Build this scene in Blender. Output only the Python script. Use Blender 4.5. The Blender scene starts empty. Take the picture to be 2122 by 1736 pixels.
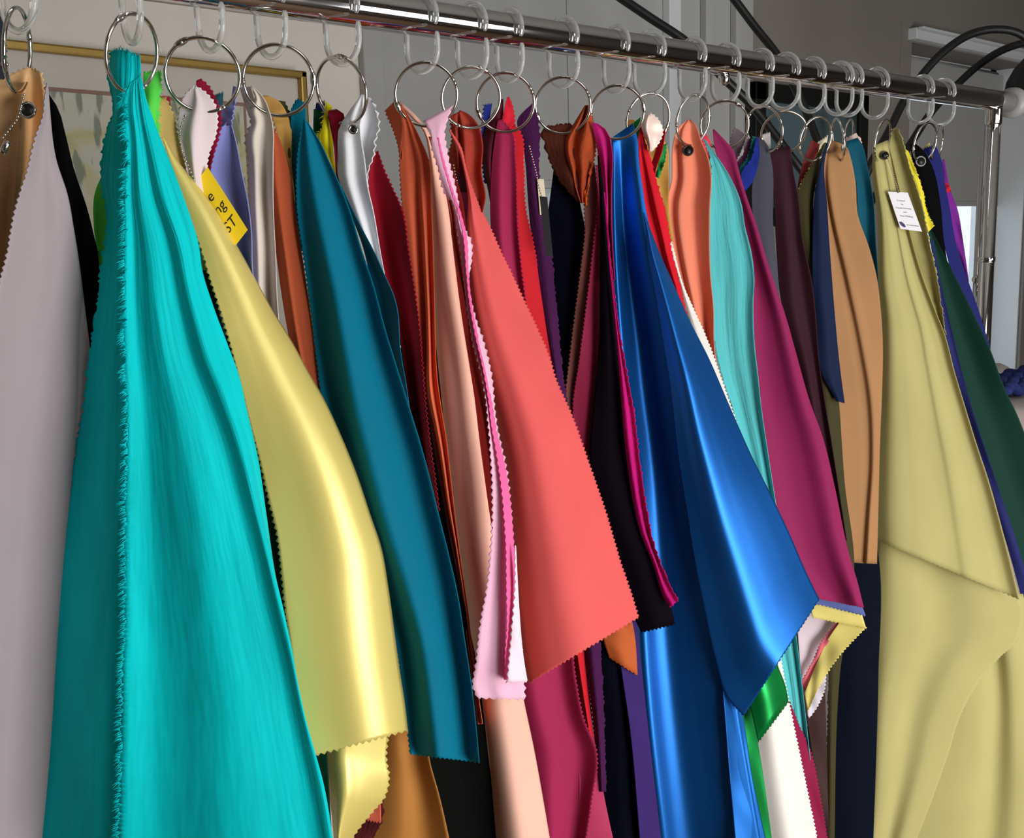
import bpy, bmesh, math, random
import numpy as np
from mathutils import Vector, Matrix

random.seed(7)
RNG = np.random.default_rng(11)
SC = bpy.context.scene
COL = SC.collection

# ------------------------------------------------------------------ camera
W, H_IMG, F = 2122.0, 1736.0, 2225.0
CX, CY = W / 2, H_IMG / 2
RAIL_D = 0.028
RAIL_Z = 1.62


def nrm(v):
    v = np.array(v, float)
    return v / np.linalg.norm(v)


# camera frame: x right, y down, z forward.  The rail runs along world +X.
D_CAM = nrm((3540 - CX, 421 - CY, F))
down0 = nrm((373, 13132, 2225))
DOWN = nrm(down0 - D_CAM * np.dot(down0, D_CAM))
UP = -DOWN
YB = np.cross(UP, D_CAM)                  # world +Y: away from the camera, behind the rail
RW = np.array([D_CAM, YB, UP])            # camera frame -> world frame
HF = nrm(np.array((0, 0, 1.0)) - DOWN * DOWN[2])   # level viewing direction


def rail_depth(px):
    return F * RAIL_D / (98 - 0.0277 * px)


def rail_axis_y(px):
    return -89 + 0.1445 * px


def ray(px, py):
    return np.array(((px - CX) / F, (py - CY) / F, 1.0))


P0 = ray(0, -89) * rail_depth(0)


def to_world(pc):
    return RW @ (np.asarray(pc) - P0) + np.array((0, 0, RAIL_Z))


CAM_LOC = to_world((0, 0, 0))


def hd_rail(px):
    """level distance from the camera to the rail at the place seen in column px"""
    return rail_depth(px) * float(np.dot(ray(px, rail_axis_y(px)), HF))


def at(px, py, hd):
    """world point seen at (px, py), standing hd metres away measured level"""
    r = ray(px, py)
    return to_world(r * (hd / np.dot(r, HF)))


def on_wall(px, py, yw):
    r = RW @ ray(px, py)
    k = (yw - CAM_LOC[1]) / r[1]
    return CAM_LOC + r * k


def rail_pt(px):
    p = to_world(ray(px, rail_axis_y(px)) * rail_depth(px))
    return np.array((p[0], 0.0, RAIL_Z))


cam_d = bpy.data.cameras.new('camera')
cam_d.sensor_width = 36.0
cam_d.lens = 36.0 * F / W
cam_d.clip_start = 0.02
cam = bpy.data.objects.new('camera', cam_d)
COL.objects.link(cam)
right, dwn, fwd = RW[:, 0], RW[:, 1], RW[:, 2]
m = Matrix(((right[0], -dwn[0], -fwd[0], CAM_LOC[0]),
            (right[1], -dwn[1], -fwd[1], CAM_LOC[1]),
            (right[2], -dwn[2], -fwd[2], CAM_LOC[2]),
            (0, 0, 0, 1)))
cam.matrix_world = m
SC.camera = cam

# ------------------------------------------------------------------ light
world = bpy.data.worlds.new('sky')
SC.world = world
world.use_nodes = True
bg = world.node_tree.nodes['Background']
bg.inputs['Color'].default_value = (0.80, 0.90, 1.0, 1)
bg.inputs['Strength'].default_value = 1.3


def area(name, loc, aim, sx, sy, power, color):
    d = bpy.data.lights.new(name, 'AREA')
    d.shape = 'RECTANGLE'
    d.size, d.size_y = sx, sy
    d.energy = power
    d.color = color
    o = bpy.data.objects.new(name, d)
    o.location = loc
    o.rotation_euler = (Vector(aim) - Vector(loc)).to_track_quat('-Z', 'Z').to_euler()
    COL.objects.link(o)
    return o


FRONT_Y = -1.9        # wall with the windows, behind the camera
LEFT_X = -1.7
RIGHT_X = 4.4
BACK_Y = 0.95
CEIL = 2.75
# daylight entering through two windows behind the camera, plus an added high fill
area('window_daylight', (0.75, FRONT_Y + 0.02, 0.80), (0.75, 0, 0.80), 1.1, 1.0, 42, (1.0, 0.98, 0.95))
area('high_fill_light', (0.25, FRONT_Y + 0.02, 2.15), (0.25, 0, 2.15), 0.7, 0.6, 8, (0.97, 0.98, 1.0))  # added fill that brightens the upper back wall; its window is invented
area('side_window_daylight', (1.80, FRONT_Y + 0.02, 1.40), (1.80, 0, 1.40), 0.55, 0.9, 7, (0.97, 0.98, 1.0))

SC.view_settings.view_transform = 'Standard'
SC.view_settings.look = 'None'
SC.view_settings.gamma = 1.0
SC.view_settings.use_curve_mapping = False
SC.view_settings.exposure = -0.08


# ------------------------------------------------------------------ materials
def lin(c):
    out = []
    for v in c[:3]:
        v = v / 255.0
        out.append(v / 12.92 if v <= 0.04045 else ((v + 0.055) / 1.055) ** 2.4)
    return tuple(out)


def new_mat(name):
    mt = bpy.data.materials.new(name)
    mt.use_nodes = True
    nt = mt.node_tree
    return mt, nt, nt.nodes['Principled BSDF'], nt.nodes['Material Output']


def node(nt, kind, **kw):
    n = nt.nodes.new(kind)
    for k, v in kw.items():
        setattr(n, k, v)
    return n


MATS = {}


def fabric(rgb, kind='matte'):
    key = (tuple(rgb), kind)
    if key in MATS:
        return MATS[key]
    mt, nt, p, out = new_mat('%s_fabric' % kind)
    base = lin(rgb)
    uv = node(nt, 'ShaderNodeTexCoord')
    L = nt.links.new
    # gentle colour variation of the dyed cloth
    mp = node(nt, 'ShaderNodeMapping')
    mp.inputs['Scale'].default_value = (60, 9, 1) if kind in ('crinkle', 'silk') else (22, 12, 1)
    L(uv.outputs['UV'], mp.inputs['Vector'])
    nz = node(nt, 'ShaderNodeTexNoise')
    nz.inputs['Scale'].default_value = 1.0
    nz.inputs['Detail'].default_value = 3.0
    L(mp.outputs['Vector'], nz.inputs['Vector'])
    ramp = node(nt, 'ShaderNodeMix', data_type='RGBA')
    k = {'matte': 0.08, 'satin': 0.04, 'sateen': 0.05, 'bright_satin': 0.04, 'velvet': 0.25, 'crinkle': 0.22, 'silk': 0.28}[kind]
    ramp.inputs['A'].default_value = (*[c * (1 - k) for c in base], 1)
    ramp.inputs['B'].default_value = (*[min(1, c * (1 + k)) for c in base], 1)
    L(nz.outputs['Fac'], ramp.inputs['Factor'])
    L(ramp.outputs['Result'], p.inputs['Base Color'])
    # relief: weave, pile or crinkle
    mp2 = node(nt, 'ShaderNodeMapping')
    bump = node(nt, 'ShaderNodeBump')
    nz2 = node(nt, 'ShaderNodeTexNoise')
    if kind == 'crinkle':
        mp2.inputs['Scale'].default_value = (170, 14, 1)
        nz2.inputs['Detail'].default_value = 4.0
        bump.inputs['Distance'].default_value = 0.0025
        bump.inputs['Strength'].default_value = 0.8
    elif kind == 'silk':
        mp2.inputs['Scale'].default_value = (75, 7, 1)
        nz2.inputs['Detail'].default_value = 3.0
        bump.inputs['Distance'].default_value = 0.004
        bump.inputs['Strength'].default_value = 0.7
    elif kind == 'velvet':
        mp2.inputs['Scale'].default_value = (500, 160, 1)
        bump.inputs['Distance'].default_value = 0.0012
        bump.inputs['Strength'].default_value = 0.6
    else:
        mp2.inputs['Scale'].default_value = (2600, 2600, 1)
        bump.inputs['Distance'].default_value = 0.00012
        bump.inputs['Strength'].default_value = 0.5
    nz2.inputs['Scale'].default_value = 1.0
    L(uv.outputs['UV'], mp2.inputs['Vector'])
    L(mp2.outputs['Vector'], nz2.inputs['Vector'])
    L(nz2.outputs['Fac'], bump.inputs['Height'])
    L(bump.outputs['Normal'], p.inputs['Normal'])
    trans = 0.10
    if kind in ('satin', 'sateen', 'bright_satin'):
        p.inputs['Roughness'].default_value = {'satin': 0.40, 'sateen': 0.5, 'bright_satin': 0.37}[kind]
        p.inputs['Metallic'].default_value = {'satin': 0.72, 'sateen': 0.12, 'bright_satin': 0.26}[kind]
        p.inputs['Specular IOR Level'].default_value = 0.6
        trans = 0.0
    elif kind == 'velvet':
        p.inputs['Roughness'].default_value = 0.9
        p.inputs['Specular IOR Level'].default_value = 0.1
        p.inputs['Sheen Weight'].default_value = 0.5
        p.inputs['Sheen Tint'].default_value = (*base, 1)
        trans = 0.0
    else:
        p.inputs['Roughness'].default_value = 0.72
        dark = sum(base) / 3 < 0.02
        p.inputs['Specular IOR Level'].default_value = 0.03 if dark else 0.12
        p.inputs['Sheen Weight'].default_value = 0.0 if dark else 0.06
        p.inputs['Sheen Roughness'].default_value = 0.5
        p.inputs['Sheen Tint'].default_value = (*base, 1)
        if kind in ('crinkle', 'silk'):
            trans = 0.16
    if trans > 0:
        tr = node(nt, 'ShaderNodeBsdfTranslucent')
        L(ramp.outputs['Result'], tr.inputs['Color'])
        mx = node(nt, 'ShaderNodeMixShader')
        mx.inputs[0].default_value = trans
        L(p.outputs[0], mx.inputs[1])
        L(tr.outputs[0], mx.inputs[2])
        L(mx.outputs[0], out.inputs['Surface'])
    MATS[key] = mt
    return mt


def plain(name, rgb, rough=0.6, metal=0.0, noise=0.0, nscale=8.0, bumpd=0.0, bscale=200.0):
    mt, nt, p, out = new_mat(name)
    base = lin(rgb)
    tc = node(nt, 'ShaderNodeTexCoord')
    p.inputs['Roughness'].default_value = rough
    p.inputs['Metallic'].default_value = metal
    if noise > 0:
        nz = node(nt, 'ShaderNodeTexNoise')
        nz.inputs['Scale'].default_value = nscale
        nt.links.new(tc.outputs['Object'], nz.inputs['Vector'])
        mx = node(nt, 'ShaderNodeMix', data_type='RGBA')
        mx.inputs['A'].default_value = (*[c * (1 - noise) for c in base], 1)
        mx.inputs['B'].default_value = (*[min(1, c * (1 + noise)) for c in base], 1)
        nt.links.new(nz.outputs['Fac'], mx.inputs['Factor'])
        nt.links.new(mx.outputs['Result'], p.inputs['Base Color'])
    else:
        p.inputs['Base Color'].default_value = (*base, 1)
    if bumpd > 0:
        nz = node(nt, 'ShaderNodeTexNoise')
        nz.inputs['Scale'].default_value = bscale
        nt.links.new(tc.outputs['Object'], nz.inputs['Vector'])
        b = node(nt, 'ShaderNodeBump')
        b.inputs['Distance'].default_value = bumpd
        nt.links.new(nz.outputs['Fac'], b.inputs['Height'])
        nt.links.new(b.outputs['Normal'], p.inputs['Normal'])
    return mt


M_CHROME = plain('polished_chrome', (215, 213, 212), 0.07, 1.0, 0.03, 60)
M_STEEL = plain('nickel_wire', (205, 200, 192), 0.16, 1.0, 0.03, 90)
M_BLACK = plain('black_painted_metal', (14, 14, 14), 0.45, 0.0, 0.1, 30)
M_GOLD = plain('gold_leaf_frame', (168, 138, 76), 0.38, 0.85, 0.12, 60)
M_WHITE = plain('white_gloss_paint', (222, 226, 228), 0.4, 0.0, 0.02, 5)
M_WALL = plain('greige_wall_paint', (138, 131, 124), 0.85, 0.0, 0.02, 3, 0.0003, 300)
M_WALL_L = plain('pale_beige_wall_lit', (232, 225, 214), 0.85, 0.0, 0.02, 3, 0.0003, 300)  # paler copy for the left of the back wall, its brighter light put into colour
M_WALL_G = plain('grey_wall_paint', (176, 176, 174), 0.9, 0.0, 0.02, 3)
M_SHADE = plain('grey_roller_blind', (176, 176, 174), 0.9, 0.0, 0.03, 40, 0.0002, 900)
M_CEIL = plain('ceiling_paint', (168, 166, 162), 0.9, 0.0, 0.02, 3)
M_FLOOR = plain('brown_wood_floor', (98, 74, 54), 0.5, 0.0, 0.25, 6)
M_PAPER_Y = plain('yellow_card', (250, 214, 20), 0.6, 0.0, 0.01, 20)
M_PAPER_W = plain('white_card', (236, 232, 236), 0.55, 0.0, 0.01, 20)
M_PAPER_K = plain('black_card', (28, 24, 32), 0.5, 0.0, 0.05, 20)
M_PAPER_C = plain('cream_card', (238, 226, 196), 0.6, 0.0, 0.02, 20)
M_PAPER_M = plain('mauve_card', (206, 100, 170), 0.5, 0.0, 0.02, 20)
M_PLUMFILM = plain('plum_card', (92, 34, 60), 0.35, 0.0, 0.02, 20)
M_INK = plain('black_ink', (20, 18, 20), 0.6, 0.0, 0.02, 20)
M_INKGREY = plain('grey_ink', (120, 116, 124), 0.6, 0.0, 0.02, 20)
M_PURPLE = plain('purple_ink', (44, 32, 92), 0.6, 0.0, 0.05, 20)
M_BRONZE = plain('dark_bronze', (70, 58, 48), 0.35, 0.8, 0.05, 60)
M_GREYPL = plain('grey_plastic', (150, 148, 146), 0.4, 0.0, 0.03, 20)


def clear_plastic():
    mt, nt, p, out = new_mat('clear_plastic')
    p.inputs['Base Color'].default_value = (0.95, 0.96, 0.95, 1)
    p.inputs['Roughness'].default_value = 0.06
    p.inputs['Transmission Weight'].default_value = 0.80
    p.inputs['IOR'].default_value = 1.38
    return mt


def glass():
    mt, nt, p, out = new_mat('window_glass')
    p.inputs['Base Color'].default_value = (0.97, 0.99, 1.0, 1)
    p.inputs['Roughness'].default_value = 0.0
    p.inputs['Transmission Weight'].default_value = 1.0
    p.inputs['IOR'].default_value = 1.05
    return mt


M_CLEAR = clear_plastic()
M_GLASS = glass()


# ------------------------------------------------------------------ mesh helpers
def link(name, me, mat=None, parent=None, smooth=True, label=None, cat=None, group=None, kind=None):
    if mat is not None:
        me.materials.append(mat)
    if smooth:
        me.polygons.foreach_set('use_smooth', [True] * len(me.polygons))
    o = bpy.data.objects.new(name, me)
    COL.objects.link(o)
    if parent is not None:
        o.parent = parent
        if any(abs(v) > 1e-9 for v in parent.location):
            o.location = -Vector(parent.location)
    tag(o, label, cat, group, kind)
    return o


def tag(o, label=None, cat=None, group=None, kind=None):
    if label:
        o['label'] = label
    if cat:
        o['category'] = cat
    if group:
        o['group'] = group
    if kind:
        o['kind'] = kind


def empty(name, label, cat, group=None, loc=(0, 0, 0)):
    o = bpy.data.objects.new(name, None)
    o.empty_display_size = 0.05
    o.location = loc
    COL.objects.link(o)
    tag(o, label, cat, group)
    return o


def mesh_from(verts, faces):
    me = bpy.data.meshes.new('mesh')
    me.from_pydata([tuple(map(float, v)) for v in verts], [], faces)
    me.update()
    return me


def tube_mesh(pts, radius, sides=12, closed=False, caps=True):
    """round tube along a list of points; radius may be a list"""
    pts = [np.array(p, float) for p in pts]
    n = len(pts)
    rad = radius if isinstance(radius, (list, tuple)) else [radius] * n
    verts, faces = [], []
    prev = None
    for i in range(n):
        if closed:
            t = pts[(i + 1) % n] - pts[i - 1]
        else:
            t = pts[min(i + 1, n - 1)] - pts[max(i - 1, 0)]
        t = nrm(t)
        if prev is None:
            a = np.array((0, 0, 1.0)) if abs(t[2]) < 0.9 else np.array((1.0, 0, 0))
            u = nrm(np.cross(t, a))
        else:
            u = nrm(prev - t * np.dot(prev, t))
        prev = u
        v = np.cross(t, u)
        for k in range(sides):
            a = 2 * math.pi * k / sides
            verts.append(pts[i] + rad[i] * (math.cos(a) * u + math.sin(a) * v))
    m_ = n if closed else n - 1
    for i in range(m_):
        for k in range(sides):
            a = i * sides + k
            b = i * sides + (k + 1) % sides
            c = ((i + 1) % n) * sides + (k + 1) % sides
            d = ((i + 1) % n) * sides + k
            faces.append((a, b, c, d))
    if caps and not closed:
        for idx, rev in ((0, True), (n - 1, False)):
            ring = [idx * sides + k for k in range(sides)]
            faces.append(tuple(reversed(ring)) if rev else tuple(ring))
    return mesh_from(verts, faces)


def box_mesh(x0, x1, y0, y1, z0, z1, bevel=0.0):
    bm = bmesh.new()
    bmesh.ops.create_cube(bm, size=1)
    for v in bm.verts:
        v.co = Vector(((x0 + x1) / 2 + v.co.x * (x1 - x0), (y0 + y1) / 2 + v.co.y * (y1 - y0),
                       (z0 + z1) / 2 + v.co.z * (z1 - z0)))
    if bevel > 0:
        bmesh.ops.bevel(bm, geom=list(bm.edges), offset=bevel, segments=2, affect='EDGES', profile=0.5)
    me = bpy.data.meshes.new('mesh')
    bm.to_mesh(me)
    bm.free()
    return me


def lathe_mesh(origin, axis, profile, sides=28):
    """profile: list of (along, radius)"""
    axis = nrm(axis)
    a = np.array((0, 0, 1.0)) if abs(axis[2]) < 0.9 else np.array((1.0, 0, 0))
    u = nrm(np.cross(axis, a))
    v = np.cross(axis, u)
    o = np.array(origin, float)
    verts, faces = [], []
    for (h, r) in profile:
        for k in range(sides):
            t = 2 * math.pi * k / sides
            verts.append(o + axis * h + r * (math.cos(t) * u + math.sin(t) * v))
    for i in range(len(profile) - 1):
        for k in range(sides):
            b = (k + 1) % sides
            faces.append((i * sides + k, i * sides + b, (i + 1) * sides + b, (i + 1) * sides + k))
    faces.append(tuple(reversed(range(sides))))
    faces.append(tuple(range((len(profile) - 1) * sides, len(profile) * sides)))
    return mesh_from(verts, faces)


def crom(P, n, weights=None):
    """n points at equal arc length on a spline through the rows of P"""
    P = np.array(P, float)
    if len(P) == 1:
        return np.repeat(P, n, 0)
    Q = np.vstack([2 * P[0] - P[1], P, 2 * P[-1] - P[-2]])
    seg = []
    for i in range(1, len(Q) - 2):
        t = np.linspace(0, 1, 14, endpoint=False)[:, None]
        p0, p1, p2, p3 = Q[i - 1], Q[i], Q[i + 1], Q[i + 2]
        # non-uniform (centripetal style) tangents to keep uneven spacing smooth
        d1 = np.linalg.norm(p2[:2] - p1[:2]) + 1e-6
        d0 = np.linalg.norm(p1[:2] - p0[:2]) + 1e-6
        d2 = np.linalg.norm(p3[:2] - p2[:2]) + 1e-6
        m1 = ((p1 - p0) / d0 * d1 + (p2 - p1) / d1 * d0) / (d0 + d1) * d1
        m2 = ((p2 - p1) / d1 * d2 + (p3 - p2) / d2 * d1) / (d1 + d2) * d1
        h00 = 2 * t ** 3 - 3 * t ** 2 + 1
        h10 = t ** 3 - 2 * t ** 2 + t
        h01 = -2 * t ** 3 + 3 * t ** 2
        h11 = t ** 3 - t ** 2
        seg.append(h00 * p1 + h10 * m1 + h01 * p2 + h11 * m2)
    seg.append(P[-1:])
    S = np.vstack(seg)
    L = np.r_[0, np.cumsum(np.linalg.norm(np.diff(S[:, :2], axis=0), axis=1))]
    g = np.linspace(0, L[-1], n)
    return np.stack([np.interp(g, L, S[:, k]) for k in range(S.shape[1])], 1)


def knots(ks, s):
    """smooth curve through (s, v) knots (cubic Hermite)"""
    x = np.array([k[0] for k in ks], float)
    y = np.array([k[1] for k in ks], float)
    if len(x) == 1:
        return np.full_like(s, y[0])
    d = np.diff(y) / np.diff(x)
    mt = np.zeros_like(y)
    mt[1:-1] = (d[:-1] + d[1:]) / 2
    mt[0], mt[-1] = d[0], d[-1]
    i = np.clip(np.searchsorted(x, s) - 1, 0, len(x) - 2)
    h = x[i + 1] - x[i]
    t = (s - x[i]) / h
    return ((2 * t ** 3 - 3 * t ** 2 + 1) * y[i] + (t ** 3 - 2 * t ** 2 + t) * h * mt[i]
            + (-2 * t ** 3 + 3 * t ** 2) * y[i + 1] + (t ** 3 - t ** 2) * h * mt[i + 1])


G_SW = 'fabric swatches hanging along the rail'


def sheet(hd, cols, folds=None, zig='', fray='', pitch=0.0040, amp=0.0011, grow=0.35, ripple=0.0,
          ncol=None, nrow=None, thick=0.0006):
    """A hanging piece of cloth.  cols: edge and fold lines from top to bottom, left to right, as traced
    points (column, row[, depth offset]); folds: (position across, depth at top, depth at bottom)."""
    cols = [[(p[0], p[1], p[2] if len(p) > 2 else 0.0) for p in c] for c in cols]
    mpp = hd / F
    length = max(np.sum(np.linalg.norm(np.diff(np.array(c)[:, :2], axis=0), axis=1)) for c in cols) * mpp
    fine = any(c in zig for c in 'LR') or any(c in fray for c in 'LR')
    if nrow is None:
        nrow = int(min(340, max(8, length / (pitch / 2)))) if fine else int(min(90, max(12, length / 0.008)))
    K = [crom(c, nrow) for c in cols]
    wid = max(np.linalg.norm(K[-1][i, :2] - K[0][i, :2]) for i in range(nrow)) * mpp
    if ncol is None:
        ncol = int(min(64, max(10, wid / (pitch / 2)))) if ('B' in zig or 'T' in zig or 'B' in fray or 'T' in fray) else 30
        ncol = max(ncol, 12)
    s = np.linspace(0, 1, ncol)
    # across: spline through the lines of this row
    k = len(K)
    KS = np.stack(K, 1)                                  # rows x lines x 3
    if k == 2:
        G = KS[:, :1] * (1 - s)[None, :, None] + KS[:, 1:] * s[None, :, None]
    else:
        G = np.zeros((nrow, ncol, 3))
        xs = np.linspace(0, 1, k)
        for r in range(nrow):
            for c in range(3):
                G[r, :, c] = knots(list(zip(xs, KS[r, :, c])), s)
    t = np.linspace(0, 1, nrow)
    if folds:
        a = knots([(f[0], f[1]) for f in folds], s)
        b = knots([(f[0], f[2] if len(f) > 2 else f[1]) for f in folds], s)
        g = np.clip(t / grow, 0, 1) ** 0.8 if grow > 0 else np.ones_like(t)
        G[:, :, 2] += (a[None, :] * (1 - t)[:, None] + b[None, :] * t[:, None]) * g[:, None]
    # small living unevenness of hanging cloth
    ph = RNG.uniform(0, 6.28, 6)
    un = 0.0012 * (np.sin(2.2 * math.pi * t[:, None] + 3 * s[None, :] + ph[0])
                   + 0.6 * np.sin(5.1 * math.pi * t[:, None] - 4 * s[None, :] + ph[1]))
    G[:, :, 2] += un * np.clip(t[:, None] * 3, 0, 1)
    if ripple > 0:
        G[:, :, 2] += ripple * np.sin(2 * math.pi * (2.5 * s[None, :]) + 4 * t[:, None] + ph[2]) * t[:, None]
    apx = amp / mpp
    alt = np.where(np.arange(nrow) % 2 == 0, 1.0, -0.6)

    def edge(ci, ni, frayed):
        d = G[:, ci, :2] - G[:, ni, :2]
        n_ = np.linalg.norm(d, axis=1, keepdims=True)
        d = d / np.maximum(n_, 1e-6)
        j = RNG.uniform(0.7, 1.15, nrow) * alt if not frayed else RNG.uniform(-1.0, 1.1, nrow)
        lim = np.minimum(apx, n_[:, 0] * 3 + 0.6)
        G[:, ci, :2] += d * (j * lim)[:, None]
    if 'L' in zig or 'L' in fray:
        edge(0, 1, 'L' in fray)
    if 'R' in zig or 'R' in fray:
        edge(ncol - 1, ncol - 2, 'R' in fray)
    for key, ri, ni in (('B', nrow - 1, nrow - 2), ('T', 0, 1)):
        if key in zig or key in fray:
            d = G[ri, :, :2] - G[ni, :, :2]
            n_ = np.linalg.norm(d, axis=1, keepdims=True)
            d = d / np.maximum(n_, 1e-6)
            al = np.where(np.arange(ncol) % 2 == 0, 1.0, -0.6) * RNG.uniform(0.7, 1.15, ncol)
            if key in fray:
                al = RNG.uniform(-1, 1.2, ncol)
            G[ri, :, :2] += d * (al * apx)[:, None]
    # to the world
    px = G[:, :, 0].ravel()
    py = G[:, :, 1].ravel()
    dd = hd + G[:, :, 2].ravel()
    R = np.stack([(px - CX) / F, (py - CY) / F, np.ones_like(px)], 1)
    R *= (dd / (R @ HF))[:, None]
    V = (R - P0) @ RW.T + np.array((0, 0, RAIL_Z))
    idx = np.arange(nrow * ncol).reshape(nrow, ncol)
    q = np.stack([idx[:-1, :-1], idx[1:, :-1], idx[1:, 1:], idx[:-1, 1:]], -1).reshape(-1, 4)
    U = np.stack([np.broadcast_to(s * wid, (nrow, ncol)), np.broadcast_to((t * length)[:, None], (nrow, ncol))], -1).reshape(-1, 2)
    U = U + RNG.uniform(0, 5, 2)
    return V, q, U, idx


def cloth_object(name, mat, data, parent=None, thick=0.0006, **tags):
    V, q, U, idx = data
    org = V[0] if parent is None else np.array(parent.location)
    me = bpy.data.meshes.new('cloth')
    me.from_pydata((V - org).tolist(), [], q.tolist())
    uvl = me.uv_layers.new(name='UVMap')
    li = np.empty(len(me.loops), dtype=np.int32)
    me.loops.foreach_get('vertex_index', li)
    uvl.data.foreach_set('uv', U[li].astype(np.float32).ravel())
    me.materials.append(mat)
    me.polygons.foreach_set('use_smooth', [True] * len(me.polygons))
    me.update()
    o = bpy.data.objects.new(name, me)
    COL.objects.link(o)
    if parent is None:
        o.location = org
    else:
        o.parent = parent
    sm = o.modifiers.new('cloth_thickness', 'SOLIDIFY')
    sm.thickness = thick
    sm.offset = 0
    tag(o, **tags)
    return o


def fringe(parent, mat, V, edge_idx, inward_idx, per=2, length=0.005, seed=1, droop=0.3):
    """loose threads along a torn edge"""
    rg = np.random.default_rng(seed)
    org = np.array(parent.location)
    verts, faces = [], []
    E, I = V[edge_idx], V[inward_idx]
    for i in range(len(E) - 1):
        out = E[i] - I[i]
        n_ = np.linalg.norm(out)
        if n_ < 1e-7:
            continue
        out = out / n_
        for k in range(per):
            f = rg.uniform(0, 1)
            p = E[i] * (1 - f) + E[i + 1] * f - out * 0.001
            along = nrm(E[i + 1] - E[i])
            L = length * rg.uniform(0.35, 1.25)
            d = out + along * rg.normal(0, 0.35) + np.array((0, -0.25, -droop)) * rg.uniform(0, 1)
            d = nrm(d)
            w = 0.00022
            mid = p + d * L * 0.55 + np.array((0, 0, -0.1 * L))
            tip = p + d * L + np.array((0, 0, -0.3 * L))
            b = len(verts)
            verts += [p - along * w, p + along * w, mid + along * w * 0.8, mid - along * w * 0.8, tip]
            faces += [(b, b + 1, b + 2, b + 3), (b + 3, b + 2, b + 4)]
    me = mesh_from(np.array(verts) - org, faces)
    me.materials.append(mat)
    o = bpy.data.objects.new('frayed_threads', me)
    COL.objects.link(o)
    o.parent = parent
    o['kind'] = 'stuff'
    return o


def S(label, rgb, kind, hd, cols, folds=None, name='fabric_swatch', thick=0.0006, **kw):
    data = sheet(hd, cols, folds, **kw)
    mat = fabric(rgb, kind)
    o = cloth_object(name, mat, data, None, thick, label=label, cat='fabric swatch', group=G_SW)
    return o, data, mat


def part(parent, name, rgb, kind, hd, cols, folds=None, label=None, **kw):
    data = sheet(hd, cols, folds, **kw)
    mat = fabric(rgb, kind)
    o = cloth_object(name, mat, data, parent, label=label)
    return o, data, mat


def Hd(px):
    return hd_rail(px)


# ------------------------------------------------------------------ the room
def structure(name, boxes, mat, bevel=0.0):
    bm = bmesh.new()
    for b in boxes:
        me = box_mesh(*b, bevel=bevel)
        bm.from_mesh(me)
        bpy.data.meshes.remove(me)
    me = bpy.data.meshes.new(name)
    bm.to_mesh(me)
    bm.free()
    return link(name, me, mat, smooth=False, kind='structure')


def wx(px, py=200):
    return on_wall(px, py, BACK_Y)[0]


def wz(px, py):
    return on_wall(px, py, BACK_Y)[2]


T = 0.12
W0, W1A, W1B = wx(770), wx(1100), wx(1180, 300)
W2A, W2B = wx(1886, 120), wx(2116, 500)
lo_, hi_ = 0.0, 2.0                       # depth of the window recess whose white side shows beyond the upright
for _ in range(40):
    mid_ = (lo_ + hi_) / 2
    lo_, hi_ = (mid_, hi_) if on_wall(2050, 500, BACK_Y + mid_)[0] < W2B else (lo_, mid_)
REC = mid_
HEAD2 = wz(1886, 84)
SHADE1 = wz(1125, 372)
SHADE2 = on_wall(2008, 417, BACK_Y + REC)[2]
SILL = 0.85
structure('floor', [(LEFT_X - T, RIGHT_X + T, FRONT_Y - T, BACK_Y + T, -0.05, 0)], M_FLOOR)
structure('ceiling', [(LEFT_X - T, RIGHT_X + T, FRONT_Y - T, BACK_Y + T, CEIL, CEIL + 0.05)], M_CEIL)
structure('wall_left', [(LEFT_X - T, LEFT_X, FRONT_Y - T, BACK_Y + T, 0, CEIL)], M_WALL)
structure('wall_right', [(RIGHT_X, RIGHT_X + T, FRONT_Y - T, BACK_Y + T, 0, CEIL)], M_WALL)
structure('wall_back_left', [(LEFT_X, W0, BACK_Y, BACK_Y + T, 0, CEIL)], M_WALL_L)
structure('wall_back_middle', [(W0, W1A, BACK_Y, BACK_Y + T, 0, CEIL), (W1B, wx(1560, 150), BACK_Y, BACK_Y + T, 0, CEIL),
    (W1A, W1B, BACK_Y, BACK_Y + T, 0, SILL), (W1A, W1B, BACK_Y, BACK_Y + T, 2.5, CEIL)], M_WALL_G)
structure('wall_back', [
    (wx(1560, 150), W2A, BACK_Y, BACK_Y + T, 0, CEIL),
    (W2B, RIGHT_X, BACK_Y, BACK_Y + T, 0, CEIL),
    (W2A, W2B, BACK_Y, BACK_Y + T, 0, SILL), (W2A, W2B, BACK_Y, BACK_Y + T, HEAD2, CEIL)], M_WALL)
# the wall behind the camera: two windows and an invented opening for the high fill
FB = [(0.2, 1.3, 0.3, 1.3), (-0.1, 0.6, 1.85, 2.45), (1.52, 2.08, 0.95, 1.85)]
xs_ = [LEFT_X, -0.1, 0.2, 0.6, 1.3, 1.52, 2.08, RIGHT_X]
zs_ = [0, 0.3, 0.95, 1.3, 1.85, 2.45, CEIL]
cells = []
for i_ in range(len(xs_) - 1):
    for j_ in range(len(zs_) - 1):
        xm_, zm_ = (xs_[i_] + xs_[i_ + 1]) / 2, (zs_[j_] + zs_[j_ + 1]) / 2
        if not any(f[0] < xm_ < f[1] and f[2] < zm_ < f[3] for f in FB):
            cells.append((xs_[i_], xs_[i_ + 1], FRONT_Y - T, FRONT_Y, zs_[j_], zs_[j_ + 1]))
structure('wall_front', cells, M_WALL)


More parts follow.
